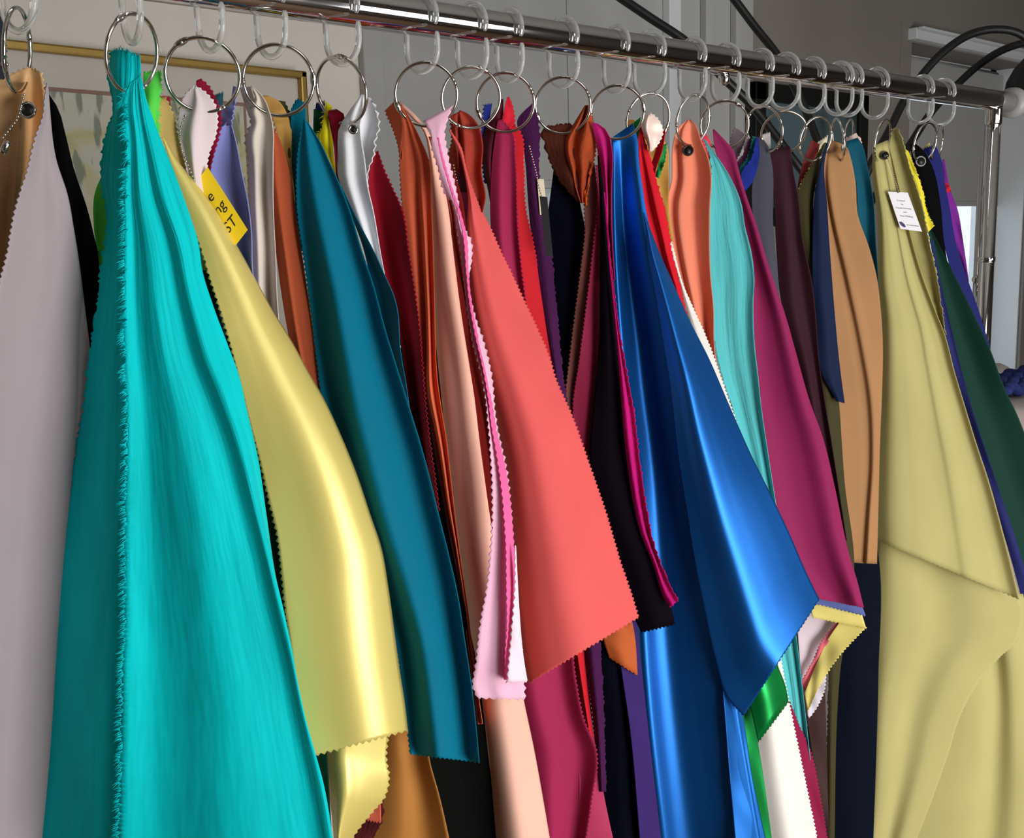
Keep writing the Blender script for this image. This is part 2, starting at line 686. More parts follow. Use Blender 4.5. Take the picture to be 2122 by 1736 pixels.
def window(n, x0, x1, z0, z1, y, mull=1):
    f = 0.045
    root = structure('window_%d' % n, [(x0, x0 + f, y, y + 0.05, z0, z1), (x1 - f, x1, y, y + 0.05, z0, z1),
                                       (x0, x1, y, y + 0.05, z0, z0 + f), (x0, x1, y, y + 0.05, z1 - f, z1)], M_WHITE)
    for k in range(mull):
        xm = x0 + (x1 - x0) * (k + 1) / (mull + 1)
        link('mullion', box_mesh(xm - 0.018, xm + 0.018, y + 0.005, y + 0.045, z0 + f, z1 - f), M_WHITE, root, False)
    for k in range(mull + 1):
        a = x0 + (x1 - x0) * k / (mull + 1)
        b = x0 + (x1 - x0) * (k + 1) / (mull + 1)
        link('pane', box_mesh(a + f * 0.5, b - f * 0.5, y + 0.022, y + 0.026, z0 + f, z1 - f), M_GLASS, root, False)
    return root


window(1, W1A, W1B, SILL, 2.5, BACK_Y + 0.05, 0)
window(2, W2A + 0.005, W2B - 0.005, SILL + 0.005, HEAD2 - 0.005, BACK_Y + REC, 0)
e_ = 0.004
structure('trim_8', [(W2B - e_, W2B + 0.06, BACK_Y - 0.002, BACK_Y + REC + 0.05, SILL - 0.05, HEAD2 + 0.05)], M_WHITE)
structure('trim_9', [(W2A - 0.06, W2A + e_, BACK_Y - 0.002, BACK_Y + REC + 0.05, SILL - 0.05, HEAD2 + 0.05)], M_WALL)
structure('trim_10', [(W2A + e_, W2B - e_, BACK_Y - 0.002, BACK_Y + REC + 0.05, SILL - 0.05, SILL + e_)], M_WHITE)
structure('trim_11', [(W2A + e_, W2B - e_, BACK_Y - 0.002, BACK_Y + REC + 0.05, HEAD2 - e_, HEAD2 + 0.05)], M_WALL)
for k_, f_ in enumerate(FB):
    window(3 + k_, f_[0], f_[1], f_[2], f_[3], FRONT_Y - 0.10, 1)  # the second one frames the invented opening of the high fill


def blind(x0, x1, z0, z1, label, BACK_Y=BACK_Y):
    root = empty('roller_blind', label, 'blind', 'grey roller blinds', ((x0 + x1) / 2, BACK_Y, z0))
    link('blind_cloth', box_mesh(x0, x1, BACK_Y + 0.003, BACK_Y + 0.006, z0, z1 - 0.02), M_SHADE, root, False)
    link('bottom_bar', box_mesh(x0, x1, BACK_Y + 0.001, BACK_Y + 0.012, z0 - 0.018, z0, 0.003), M_SHADE, root, False)
    link('roller', tube_mesh([(x0 + 0.012, BACK_Y + 0.03, z1 - 0.022), (x1 - 0.012, BACK_Y + 0.03, z1 - 0.022)], 0.018, 14), M_SHADE, root)
    return root


blind(W1A, W1B, SHADE1, 2.5, 'grey roller blind drawn half down behind the middle of the rail')
blind(W2A + 0.006, W2B - 0.006, SHADE2, HEAD2 - 0.006, 'narrow grey roller blind in the window beyond the right end of the rail', BACK_Y + REC - 0.03)

# casings round the windows
tr = [
    ('trim_1', (wx(746), wx(788), BACK_Y - 0.018, BACK_Y, 0, CEIL), M_WALL_G),
    ('trim_2', (wx(1373, 150), wx(1397, 150), BACK_Y - 0.022, BACK_Y, 0, CEIL), M_WHITE),
    ('trim_3', (wx(1450, 150), wx(1466, 150), BACK_Y - 0.02, BACK_Y, 0, CEIL), M_WALL_G),
    ('trim_4', (wx(1512, 150), wx(1526, 150), BACK_Y - 0.02, BACK_Y, 0, CEIL), M_WALL_G),
    ('trim_5', (W2A - 0.02, W2B + 0.02, BACK_Y - 0.03, BACK_Y, HEAD2, wz(1886, 60)), M_WHITE),
    ('trim_6', (W2B + 0.002, W2B + 0.07, BACK_Y - 0.015, BACK_Y - 0.003, SILL, HEAD2), M_WALL),
    ('trim_7', (W2A - 0.02, W2B + 0.02, BACK_Y - 0.05, BACK_Y - 0.03, wz(1886, 66), wz(1886, 60)), M_WHITE),
]
for nme, b, mt in tr:
    structure(nme, [b], mt, 0.003)
structure('baseboard_back', [(LEFT_X, RIGHT_X, BACK_Y - 0.015, BACK_Y, 0, 0.1)], M_WHITE)


# ------------------------------------------------------------------ pictures on the wall
def watercolour():
    mt, nt, p, out = new_mat('watercolour_print')
    L = nt.links.new
    tc = node(nt, 'ShaderNodeTexCoord')
    n1 = node(nt, 'ShaderNodeTexNoise')
    n1.inputs['Scale'].default_value = 9.0
    n1.inputs['Detail'].default_value = 4
    n1.inputs['Distortion'].default_value = 0.8
    L(tc.outputs['Object'], n1.inputs['Vector'])
    r = node(nt, 'ShaderNodeValToRGB')
    el = r.color_ramp.elements
    el[0].position = 0.30
    el[0].color = (*lin((150, 152, 118)), 1)
    el[1].position = 0.72
    el[1].color = (*lin((206, 178, 160)), 1)
    for pos, c in ((0.42, (196, 192, 140)), (0.50, (203, 201, 182)), (0.60, (206, 202, 190)), (0.66, (200, 196, 178))):
        e = el.new(pos)
        e.color = (*lin(c), 1)
    L(n1.outputs['Fac'], r.inputs['Fac'])
    mp = node(nt, 'ShaderNodeMapping')
    mp.inputs['Rotation'].default_value = (0, 0.5, 0)
    mp.inputs['Scale'].default_value = (55, 1, 12)
    L(tc.outputs['Object'], mp.inputs['Vector'])
    n2 = node(nt, 'ShaderNodeTexNoise')
    n2.inputs['Scale'].default_value = 1.0
    n2.inputs['Detail'].default_value = 2
    L(mp.outputs['Vector'], n2.inputs['Vector'])
    r2 = node(nt, 'ShaderNodeValToRGB')
    r2.color_ramp.elements[0].position = 0.53
    r2.color_ramp.elements[0].color = (0, 0, 0, 1)
    r2.color_ramp.elements[1].position = 0.58
    r2.color_ramp.elements[1].color = (0.75, 0.75, 0.75, 1)
    L(n2.outputs['Fac'], r2.inputs['Fac'])
    mx = node(nt, 'ShaderNodeMix', data_type='RGBA')
    L(r2.outputs['Color'], mx.inputs['Factor'])
    L(r.outputs['Color'], mx.inputs['A'])
    mx.inputs['B'].default_value = (*lin((104, 116, 102)), 1)
    L(mx.outputs['Result'], p.inputs['Base Color'])
    p.inputs['Roughness'].default_value = 0.6
    return mt


def landscape():
    mt, nt, p, out = new_mat('dark_landscape_print')
    L = nt.links.new
    tc = node(nt, 'ShaderNodeTexCoord')
    n1 = node(nt, 'ShaderNodeTexNoise')
    n1.inputs['Scale'].default_value = 7.0
    n1.inputs['Detail'].default_value = 5
    L(tc.outputs['Object'], n1.inputs['Vector'])
    r = node(nt, 'ShaderNodeValToRGB')
    el = r.color_ramp.elements
    el[0].position = 0.35
    el[0].color = (*lin((40, 50, 48)), 1)
    el[1].position = 0.55
    el[1].color = (*lin((84, 104, 110)), 1)
    L(n1.outputs['Fac'], r.inputs['Fac'])
    L(r.outputs['Color'], p.inputs['Base Color'])
    p.inputs['Roughness'].default_value = 0.35
    return mt


c_tr = on_wall(634, 148, BACK_Y - 0.03)
pic = empty('framed_picture', 'gold framed watercolour of pale flowers on the wall behind the teal swatch', 'picture',
            None, (c_tr[0], BACK_Y - 0.03, c_tr[2]))
pic.rotation_euler = (0, 0.0115, 0)
fw, fh, fb = 0.86, 0.66, 0.0125


def pic_part(name, x0, x1, y0, y1, z0, z1, mat, bevel=0.0):
    o = link(name, box_mesh(x0, x1, y0, y1, z0, z1, bevel), mat, None, False)
    o.parent = pic
    return o


pic_part('frame_bar', -fw, 0, -0.004, 0.022, -fb, 0, M_GOLD, 0.003)
pic_part('frame_bar', -fw, 0, -0.004, 0.022, -fh, -fh + fb, M_GOLD, 0.003)
pic_part('frame_bar', -fb, 0, -0.004, 0.022, -fh, 0, M_GOLD, 0.003)
pic_part('frame_bar', -fw, -fw + fb, -0.004, 0.022, -fh, 0, M_GOLD, 0.003)
M_MAT = plain('mount_board', (214, 207, 196), 0.9, 0, 0.01, 9)
M_LINE = plain('rose_mount_line', (150, 118, 104), 0.8, 0, 0.02, 9)
pic_part('mount', -fw + 0.004, -0.004, 0.008, 0.014, -fh + 0.004, -0.004, M_MAT)
top_in = c_tr[2] - on_wall(300, 208, BACK_Y - 0.03)[2] - 0.006
rx_in = c_tr[0] - on_wall(516, 250, BACK_Y - 0.03)[0]
pic_part('mount_line', -fw + rx_in, -rx_in, 0.006, 0.009, -fh + 0.08, -top_in, M_LINE)
pic_part('print', -fw + rx_in + 0.006, -rx_in - 0.006, 0.004, 0.008, -fh + 0.09, -top_in - 0.006, watercolour())

lt = on_wall(1564, 168, BACK_Y - 0.03)
rb = on_wall(1796, 300, BACK_Y - 0.03)
pz = rb[2] - 0.22
art = empty('framed_painting', 'black framed dark landscape on the back wall behind the clear hooks', 'picture', None,
            (lt[0], BACK_Y - 0.03, pz))


def art_part(name, *b, mat=M_BLACK, bevel=0.003):
    o = link(name, box_mesh(*b, bevel), mat, None, False)
    o.location = (-lt[0], -(BACK_Y - 0.03), -pz)
    o.parent = art
    return o


y0, y1 = BACK_Y - 0.035, BACK_Y - 0.003
bw = 0.045
art_part('frame_bar', lt[0], lt[0] + bw, y0, y1, pz, lt[2])
art_part('frame_bar', rb[0] - bw, rb[0], y0, y1, pz, lt[2])
art_part('frame_bar', lt[0], rb[0], y0, y1, lt[2] - bw, lt[2])
art_part('frame_bar', lt[0], rb[0], y0, y1, pz, pz + bw)
art_part('canvas', lt[0] + 0.01, rb[0] - 0.01, y0 + 0.012, y0 + 0.018, pz + 0.01, lt[2] - 0.01, mat=landscape(), bevel=0)


# ------------------------------------------------------------------ arc lamp and sofa behind the rail
lamp_hd = 2.05
base = at(1756, 470, lamp_hd)
lamp = empty('arc_floor_lamp', 'black arc floor lamp with curved arms behind the right half of the rail', 'lamp', None,
             (base[0], base[1], 0))


def lamp_part(name, me, mat=M_BLACK, smooth=True, parent=lamp):
    o = link(name, me, mat, parent, smooth)
    return o


lamp_part('stem', tube_mesh([(base[0], base[1], 0.03), (base[0], base[1], base[2])], 0.014, 16))
lamp_part('foot', lathe_mesh((base[0], base[1], 0.0), (0, 0, 1), [(0, 0.16), (0.02, 0.16), (0.035, 0.13), (0.04, 0.02)], 36))
arms = [
    [(1752, 520, 0), (1735, 450, 0), (1660, 352, 0), (1600, 272, -.05), (1562, 223, -.08), (1503, 165, -.1), (1417, 83, -.12),
     (1352, 40, -.12), (1290, -2, -.12), (1180, -80, -.1), (1070, -170, -.08), (960, -230, -.08)],
    [(1754, 520, 0), (1745, 450, 0), (1722, 360, 0), (1690, 282, .02), (1674, 239, .04), (1640, 168, .06), (1613, 118, .07),
     (1564, 55, .08), (1515, -10, .08), (1440, -100, .08), (1350, -190, .08), (1250, -240, .08)],
    [(1758, 520, 0), (1768, 450, 0), (1800, 350, .0), (1846, 264, .04), (1869, 216, .06), (1907, 160, .08), (1963, 101, .1),
     (2014, 70, .12), (2058, 61, .13), (2112, 70, .14), (2150, 104, .15)],
    [(1760, 520, 0), (1780, 460, 0), (1840, 370, .1), (1892, 290, .16), (1925, 239, .2), (1984, 175, .24), (2027, 136, .26),
     (2075, 105, .28), (2132, 87, .3), (2200, 86, .3), (2255, 120, .3)],
]
for a in arms:
    pts = crom(a, 60)
    P = [at(p[0], p[1], lamp_hd + p[2]) for p in pts]
    am = lamp_part('arm', tube_mesh(P, 0.0078, 12))
    e = P[-1]
    prof = [(0.0, 0.012), (0.012, 0.024), (0.03, 0.042), (0.055, 0.056), (0.085, 0.062), (0.083, 0.060), (0.05, 0.052), (0.02, 0.03)]
    sh = lamp_part('lamp_shade', lathe_mesh(e, (0.1, 0, -1), prof, 32))

sp = at(2112, 842, 2.3)
sofa_z = sp[2]
M_SOFA = plain('pale_sofa_cloth', (205, 192, 186), 0.9, 0, 0.04, 20, 0.0006, 400)
sofa = empty('sofa', 'pale fabric sofa beyond the right end of the rail', 'sofa', None, (sp[0], sp[1], 0))
sx = at(2088, 842, 2.3)[0]


def sofa_part(name, *b, bevel=0.03):
    return link(name, box_mesh(*b, bevel), M_SOFA, sofa, True)


sy = sp[1]
sofa_part('arm', sx + 0.0, sx + 0.22, sy - 0.05, sy + 0.5, 0.08, sofa_z)
sofa_part('seat', sx + 0.2, sx + 1.0, sy + 0.0, sy + 0.42, 0.12, 0.42)
sofa_part('back', sx + 0.2, sx + 1.0, sy + 0.42, sy + 0.6, 0.12, sofa_z - 0.03)
for (lx, ly) in ((sx + 0.05, sy), (sx + 0.9, sy), (sx + 0.05, sy + 0.5), (sx + 0.9, sy + 0.5)):
    link('leg', tube_mesh([(lx, ly, 0.0), (lx, ly, 0.1)], 0.02, 12), M_BLACK, sofa)
# knitted throw laid over the sofa arm
bm = bmesh.new()
t0 = at(2080, 806, 2.37)
rows, per = 5, 26
for r in range(rows):
    for k in range(per):
        mt4 = Matrix.Translation((t0[0] + 0.012 + k * 0.0125, t0[1] + r * 0.022, sofa_z + 0.0235 + 0.010 * math.sin(k * 0.9 + r)))
        bmesh.ops.create_uvsphere(bm, u_segments=8, v_segments=6, radius=0.0125, matrix=mt4 @ Matrix.Diagonal((0.8, 1.3, 0.9, 1)))
me = bpy.data.meshes.new('throw')
bm.to_mesh(me)
bm.free()
M_KNIT = plain('navy_knit', (36, 50, 110), 0.95, 0, 0.6, 18)
link('knitted_throw', me, M_KNIT, None, True, label='chunky navy knitted throw lying on the pale sofa arm', cat='blanket')

# ------------------------------------------------------------------ the chrome garment rack
LEFT_POST, RIGHT_POST, RAIL_END = -420.0, 2059.0, 2092.0
pl, pr, pe = rail_pt(LEFT_POST), rail_pt(RIGHT_POST), rail_pt(RAIL_END)
rack = empty('garment_rack', 'chrome clothes rail on uprights carrying all the hooks and swatches', 'clothes rack', None,
             ((pl[0] + pr[0]) / 2, 0, 0))
R_ = RAIL_D / 2
rack_p = lambda name, me, mat=M_CHROME, smooth=True, parent=None: link(name, me, mat, parent or rack, smooth)
n_seg = 24
rack_p('rail', tube_mesh([(pl[0] - 0.03 + (pe[0] - pl[0] + 0.03) * k / n_seg, 0, RAIL_Z) for k in range(n_seg + 1)], R_, 48))
rack_p('end_cap', lathe_mesh((pe[0] - 0.004, 0, RAIL_Z), (1, 0, 0), [(0, R_), (0.004, 0.021), (0.014, 0.022), (0.022, 0.02), (0.026, 0.012), (0.027, 0.002)], 36), M_GREYPL)
rack_p('end_cap', lathe_mesh((pl[0] - 0.026, 0, RAIL_Z), (-1, 0, 0), [(0, R_), (0.004, 0.021), (0.014, 0.022), (0.022, 0.02), (0.026, 0.012), (0.027, 0.002)], 36), M_GREYPL)
for p in (pl, pr):
    rack_p('upright', tube_mesh([(p[0], 0, 0.10), (p[0], 0, 1.1), (p[0], 0, RAIL_Z - 0.008)], 0.0105, 28))
    z_j = at(2047, 537, hd_rail(2059))[2]
    rack_p('collar', lathe_mesh((p[0], 0, z_j - 0.004), (0, 0, 1), [(0, 0.0108), (0.001, 0.0116), (0.007, 0.0116), (0.008, 0.0108)], 28))
    rack_p('rail_socket', lathe_mesh((p[0], 0, RAIL_Z - 0.034), (0, 0, 1), [(0, 0.0108), (0.002, 0.0118), (0.02, 0.0125), (0.03, 0.013)], 28))
    rack_p('foot_bar', tube_mesh([(p[0], -0.22, 0.085), (p[0], 0.22, 0.085)], 0.0125, 20))
    for sy_ in (-0.2, 0.2):
        rack_p('caster', lathe_mesh((p[0] - 0.012, sy_, 0.033), (1, 0, 0), [(0, 0.02), (0.003, 0.032), (0.021, 0.032), (0.024, 0.02)], 24), M_BLACK)
# slim brace rod with its knob beside the right upright
br = at(2026, 560, hd_rail(2059) + 0.03)
rod = rack_p('brace_rod', tube_mesh([(br[0], br[1], 0.1), (br[0], br[1], at(2030, 330, hd_rail(2059) + 0.03)[2])], 0.0058, 18))
kb = at(2022, 579, hd_rail(2059) + 0.024)
rack_p('knob', lathe_mesh(kb, (-0.7, -0.7, 0), [(-0.006, 0.003), (0, 0.006), (0.004, 0.007), (0.008, 0.005), (0.009, 0.001)], 18))
sc_ = rail_pt(1500)
rack_p('rail_screw', lathe_mesh((sc_[0], 0.0, RAIL_Z - R_ + 0.001), (0, 0, -1), [(0, 0.006), (0.004, 0.006), (0.009, 0.005), (0.011, 0.002)], 16))

# ------------------------------------------------------------------ clear hooks and binder rings
G_HOOK = 'clear plastic hooks on the rail'
G_RING = 'steel binder rings'


def hook_mesh():
    r, drop = 0.0172, 0.0238
    pts = []
    for k in range(0, 19):                      # over the rail: front (-Y) to back (+Y)
        a = math.radians(180 + 24 - (204 + 0) * k / 18)
        pts.append((0, r * math.cos(a), r * math.sin(a)))
    for k in range(1, 6):
        pts.append((0, r, -drop * k / 5))
    for k in range(1, 15):                      # the bowl at the bottom
        a = math.radians(0 - 180 * k / 14)
        pts.append((0, r * math.cos(a), -drop + r * math.sin(a)))
    for k in range(1, 4):
        pts.append((0, -r, -drop + (drop - 0.0125) * k / 3))
    P = crom([(p[1] * 1000, p[2] * 1000, 0) for p in pts], 72)
    P = [(0, p[0] / 1000, p[1] / 1000) for p in P]
    n = len(P)
    rad = [0.0023] * n
    rad[0] = rad[-1] = 0.0012
    rad[1] = rad[-2] = 0.0020
    me = tube_mesh(P, rad, 12)
    return me


HOOK_ME = hook_mesh()
HOOK_ME.materials.append(M_CLEAR)
HOOK_ME.polygons.foreach_set('use_smooth', [True] * len(HOOK_ME.polygons))


def hook(px, label, yaw=0.0, lean=0.0):
    o = bpy.data.objects.new('rail_hook', HOOK_ME)
    p = rail_pt(px)
    o.location = (p[0], 0, RAIL_Z)
    o.rotation_euler = (math.radians(lean), 0, math.radians(yaw))
    COL.objects.link(o)
    tag(o, label, 'hook', G_HOOK)
    return o


RIGHT_L = nrm(RW @ np.array((1.0, 0, 0)) * np.array((1, 1, 0)))
HF_W = nrm(RW @ HF * np.array((1, 1, 0)))
RING_R = 0.0245


def ring(cx, cy, hd, label, squash=1.0, side=1, hinge=None, lean=16.0, roll=0.0):
    """binder ring seen centred at (cx, cy); squash = how narrow it looks; lean tips the bottom away"""
    c = at(cx, cy, hd)
    vd = nrm((c - CAM_LOC) * np.array((1, 1, 0)))
    vr = np.array((vd[1], -vd[0], 0))
    yaw = side * math.acos(max(0.05, min(1.0, squash)))
    e1 = vr * math.cos(yaw) + vd * math.sin(yaw)
    nn = -vr * math.sin(yaw) + vd * math.cos(yaw)
    le = math.radians(lean)
    e2 = np.array((0, 0, 1.0)) * math.cos(le) - nn * math.sin(le)
    ro = math.radians(roll)
    e1, e2 = e1 * math.cos(ro) + e2 * math.sin(ro), e2 * math.cos(ro) - e1 * math.sin(ro)
    root = empty('binder_ring', label, 'ring', G_RING, tuple(c))
    hg = 200.0 if hinge is None else hinge
    for a0 in (hg, hg + 180):
        pts = []
        for k in range(31):
            a = math.radians(a0 + 2 + 176.0 * k / 30)
            pts.append(RING_R * (math.cos(a) * e1 + math.sin(a) * e2))
        rad = [0.00135] * 31
        rad[0] = rad[-1] = 0.0011
        o = link('ring_half', tube_mesh(pts, rad, 10), M_STEEL)
        o.parent = root
    a = math.radians(hg)
    er = math.cos(a) * e1 + math.sin(a) * e2
    et = -math.sin(a) * e1 + math.cos(a) * e2
    n3 = np.cross(er, et)
    vs, fs = [], []
    # flattened hinge leaf with a rivet
    prof = [(-0.0055, 0.0012, 0.0013), (-0.003, 0.0021, 0.0014), (0.0, 0.0024, 0.0015), (0.003, 0.0021, 0.0014), (0.0055, 0.0012, 0.0013)]
    for (l_, w_, h_) in prof:
        for k in range(10):
            t_ = 2 * math.pi * k / 10
            vs.append(er * RING_R + et * l_ + er * (w_ * math.cos(t_)) + n3 * (h_ * math.sin(t_)))
    for i in range(4):
        for k in range(10):
            b = (k + 1) % 10
            fs.append((i * 10 + k, i * 10 + b, (i + 1) * 10 + b, (i + 1) * 10 + k))
    fs.append(tuple(range(10)))
    fs.append(tuple(range(40, 50)))
    o = link('hinge', mesh_from(vs, fs), M_STEEL)
    o.parent = root
    riv = link('rivet', lathe_mesh(er * RING_R - n3 * 0.002, n3, [(0, 0.0009), (0.0004, 0.0011), (0.0036, 0.0011), (0.004, 0.0009)], 12), M_STEEL)
    riv.parent = root
    a = math.radians(hg + 180)
    er2 = math.cos(a) * e1 + math.sin(a) * e2
    et2 = -math.sin(a) * e1 + math.cos(a) * e2
    o = link('clasp', tube_mesh([er2 * RING_R - et2 * 0.0016, er2 * RING_R + et2 * 0.0016], 0.0016, 10), M_STEEL)
    o.parent = root
    return root


# hook column, yaw, ring (cx, cy, squash, side, hinge, lean, roll), what hangs there
HANG = [
    (28, 12, (36, 104, 0.28, 1, None, 8, 8), 'tan swatch at the left edge'),
    (266, -6, (274, 111, 0.62, 1, 115, 14, 10), 'teal frayed swatch'),
    (430, 0, (420, 156, 1.0, 1, 120, 16, 0), 'blush and periwinkle swatches'),
    (558, 4, (577, 167, 1.0, 1, 2, 16, 0), 'ivory and petrol swatches'),
    (706, 10, (707, 188, 0.72, -1, 72, 14, 0), 'white swatch'),
    (872, 6, (883, 196, 1.0, 1, None, 16, 0), 'coral orange and pink swatches'),
    (976, 3, (976, 203, 0.98, 1, 66, 16, 0), 'brick red swatch'),
    (1054, -4, (1047, 213, 1.0, 1, None, 16, 0), 'wine and purple swatches'),
    (1166, 2, (1166, 219, 1.0, 1, None, 16, 0), 'brown and rust swatches'),
    (1276, -6, (1279, 233, 1.0, 1, 10, 16, 0), 'blue satin swatch'),
    (1345, 8, (1343, 247, 0.82, 1, -18, 16, 0), 'blush satin and red crinkled swatches'),
    (1434, -4, (1436, 249, 0.64, 1, 14, 12, 0), 'light coral swatch with an eyelet'),
    (1503, 0, (1501, 259, 1.0, 1, 58, 16, 0), 'magenta swatch'),
    (1575, -6, (1584, 268, 0.75, -1, -45, 14, 0), 'charcoal swatch'),
    (1626, 4, (1624, 275, 0.98, 1, None, 30, 0), 'dark plum swatch'),
    (1682, -4, (1690, 288, 0.68, 1, None, 14, 0), 'olive and navy swatches'),
    (1738, 4, (1737, 290, 0.25, -1, None, 8, 0), 'tan peach swatch'),
    (1760, -3, (1757, 292, 0.2, 1, None, 8, 0), 'dark teal swatch'),
    (1813, 0, (1829, 291, 0.34, 1, None, 10, 14), 'khaki swatch with a white tag'),
    (1908, -4, (1917, 296, 0.52, 1, None, 12, 0), 'black swatch with a white eyelet'),
    (1951, 2, (1943, 300, 0.2, 1, None, 8, 0), 'navy and purple swatches at the far end'),
]
for (hx, yaw, rg_, what) in HANG:
    hook(hx, 'clear plastic hook holding the ring of the ' + what, yaw)
    cx_, cy_, sq, sd, hg, le, ro = rg_
    ring(cx_, cy_, Hd(hx), 'steel binder ring through the ' + what, sq, sd, hg, le, ro)


# ------------------------------------------------------------------ eyelets, chains, tags
def eyelet(parent, px, py, hd, r=0.0062, mat=M_STEEL, tilt=0.0):
    c = at(px, py, hd)
    n = -HF_W * math.cos(tilt) + RIGHT_L * math.sin(tilt)
    n = nrm(n + np.array((0, 0, 0.15)))
    u = nrm(np.cross(n, (0, 0, 1)))
    v = np.cross(n, u)
    pts = [c + r * (math.cos(2 * math.pi * k / 24) * u + math.sin(2 * math.pi * k / 24) * v) for k in range(24)]
    o = link('eyelet', tube_mesh([p for p in pts], 0.0009, 10, closed=True), mat, parent, True)
    # dark hole inside the eyelet
    h = link('eyelet_hole', lathe_mesh(c - n * 0.0005, n, [(0, r * 0.9), (0.0006, r * 0.9)], 20), M_BLACK, parent, True)
    return o


def chain_mesh(P, hd, step=0.0021, rad=0.00095):
    pts = crom([(p[0], p[1], p[2] if len(p) > 2 else 0) for p in P], 200)
    W3 = np.array([at(p[0], p[1], hd + p[2]) for p in pts])
    L = np.r_[0, np.cumsum(np.linalg.norm(np.diff(W3, axis=0), axis=1))]
    n = max(3, int(L[-1] / step))
    g = np.linspace(0, L[-1], n)
    Q = np.stack([np.interp(g, L, W3[:, k]) for k in range(3)], 1)
    bm = bmesh.new()
    for q in Q:
        bmesh.ops.create_icosphere(bm, subdivisions=1, radius=rad, matrix=Matrix.Translation(tuple(q)))
    me = bpy.data.meshes.new('chain')
    bm.to_mesh(me)
    bm.free()
    return me


def card(corners, hd, mat, label, bow=0.0, tilt=0.0, name='paper_tag', cat='tag'):
    """thin card; corners in order top-left, top-right, bottom-right, bottom-left"""
    pts = [at(c[0], c[1], hd + (c[2] if len(c) > 2 else 0)) for c in corners]
    n = nrm(np.cross(pts[1] - pts[0], pts[3] - pts[0]))
    if np.dot(n, HF_W) > 0:
        n = -n
    th = 0.0006
    vs = [p for p in pts] + [p - n * th for p in pts]
    fs = [(0, 1, 2, 3), (7, 6, 5, 4), (0, 4, 5, 1), (1, 5, 6, 2), (2, 6, 7, 3), (3, 7, 4, 0)]
    me = mesh_from(vs, fs)
    o = link(name, me, mat, None, False, label=label, cat=cat, group=None)
    return o, pts, n


def lettering(parent, text, org, ex, ey, n, size, mat, align='CENTER', shear=0.0):
    """flat print: text on the plane spanned by ex, ey"""
    cu = bpy.data.curves.new('lettering', 'FONT')
    cu.body = text
    cu.size = 1.0
    cu.align_x = align
    cu.resolution_u = 3
    tmp = bpy.data.objects.new('lettering_tmp', cu)
    COL.objects.link(tmp)
    dg = bpy.context.evaluated_depsgraph_get()
    me = bpy.data.meshes.new_from_object(tmp.evaluated_get(dg))
    bpy.data.objects.remove(tmp)
    for v in me.vertices:
        p = org + ex * (v.co.x * size) + ey * (v.co.y * size) + n * 0.00015
        v.co = Vector(p)
    me.materials.clear()
    return link('lettering', me, mat, parent, False)




# ------------------------------------------------------------------ the swatches, left to right
# ---- ring 0, left edge of the view
h = Hd(28)
tan, dt, mt_ = S('tan satin swatch with a pinked edge at the far left', (222, 176, 122), 'sateen', h + 0.014,
  [[(-40, 190), (-70, 320, .01), (-70, 480, .03), (-60, 640, .06)],
   [(14, 160), (8, 320, .014), (0, 480, .04), (-10, 640, .07)],
   [(58, 140), (46, 320, .022), (30, 480, .055), (15, 640, .08)],
   [(86, 152), (92, 200, .01), (93, 240, .018), (86, 330, .034), (72, 480, .065), (50, 640, .09)]],
  [(0, 0.004, 0.006), (.45, 0.004, .008), (.62, -0.002, -.006), (.78, .008, .008), (1, -.004, -.004)], zig='RT', grow=.15)
eyelet(tan, 57, 228, h + 0.010, 0.0046)
S('lavender grey swatch with a pinked left edge at the left', (172, 159, 163), 'matte', h + 0.004,
  [[(97, 172), (92, 205), (90, 235), (72, 288), (57, 351), (43, 394), (30, 440), (13, 532), (-2, 590), (-16, 700), (-32, 900), (-62, 1300), (-92, 1790)],
   [(99, 174), (102, 215, .006), (116, 330, .024), (140, 405, .036), (153, 476, .048), (165, 553, .06), (176, 642, .072), (187, 735, .082), (192, 850, .09), (192, 1000, .10), (190, 1300, .115), (180, 1790, .13)]],
  [(0, -.002, -.004), (.3, .006, .006), (.45, .006, .004), (.75, -.002, -.004), (1, .0, .0)], zig='L')
S('black swatch behind the lavender grey one', (10, 10, 11), 'matte', h + 0.022,
  [[(99, 196), (103, 300, .02), (112, 430, .045), (132, 600, .08), (140, 800, .10), (130, 1000, .11)],
   [(102, 196), (120, 224, .005), (135, 275, .015), (153, 349, .03), (181, 433, .05), (198, 502, .062), (214, 570, .08), (230, 700, .09), (240, 850, .10), (240, 1000, .11)]],
  [(0, 0, 0), (.5, -.004, -.006), (1, 0, .004)], zig='')
S('dark slate swatch corner at the left edge of the view', (62, 68, 78), 'matte', h + 0.050,
  [[(-60, 20), (-70, 200), (-80, 400)], [(6, 34), (12, 100), (14, 170), (10, 400)]], zig='R')

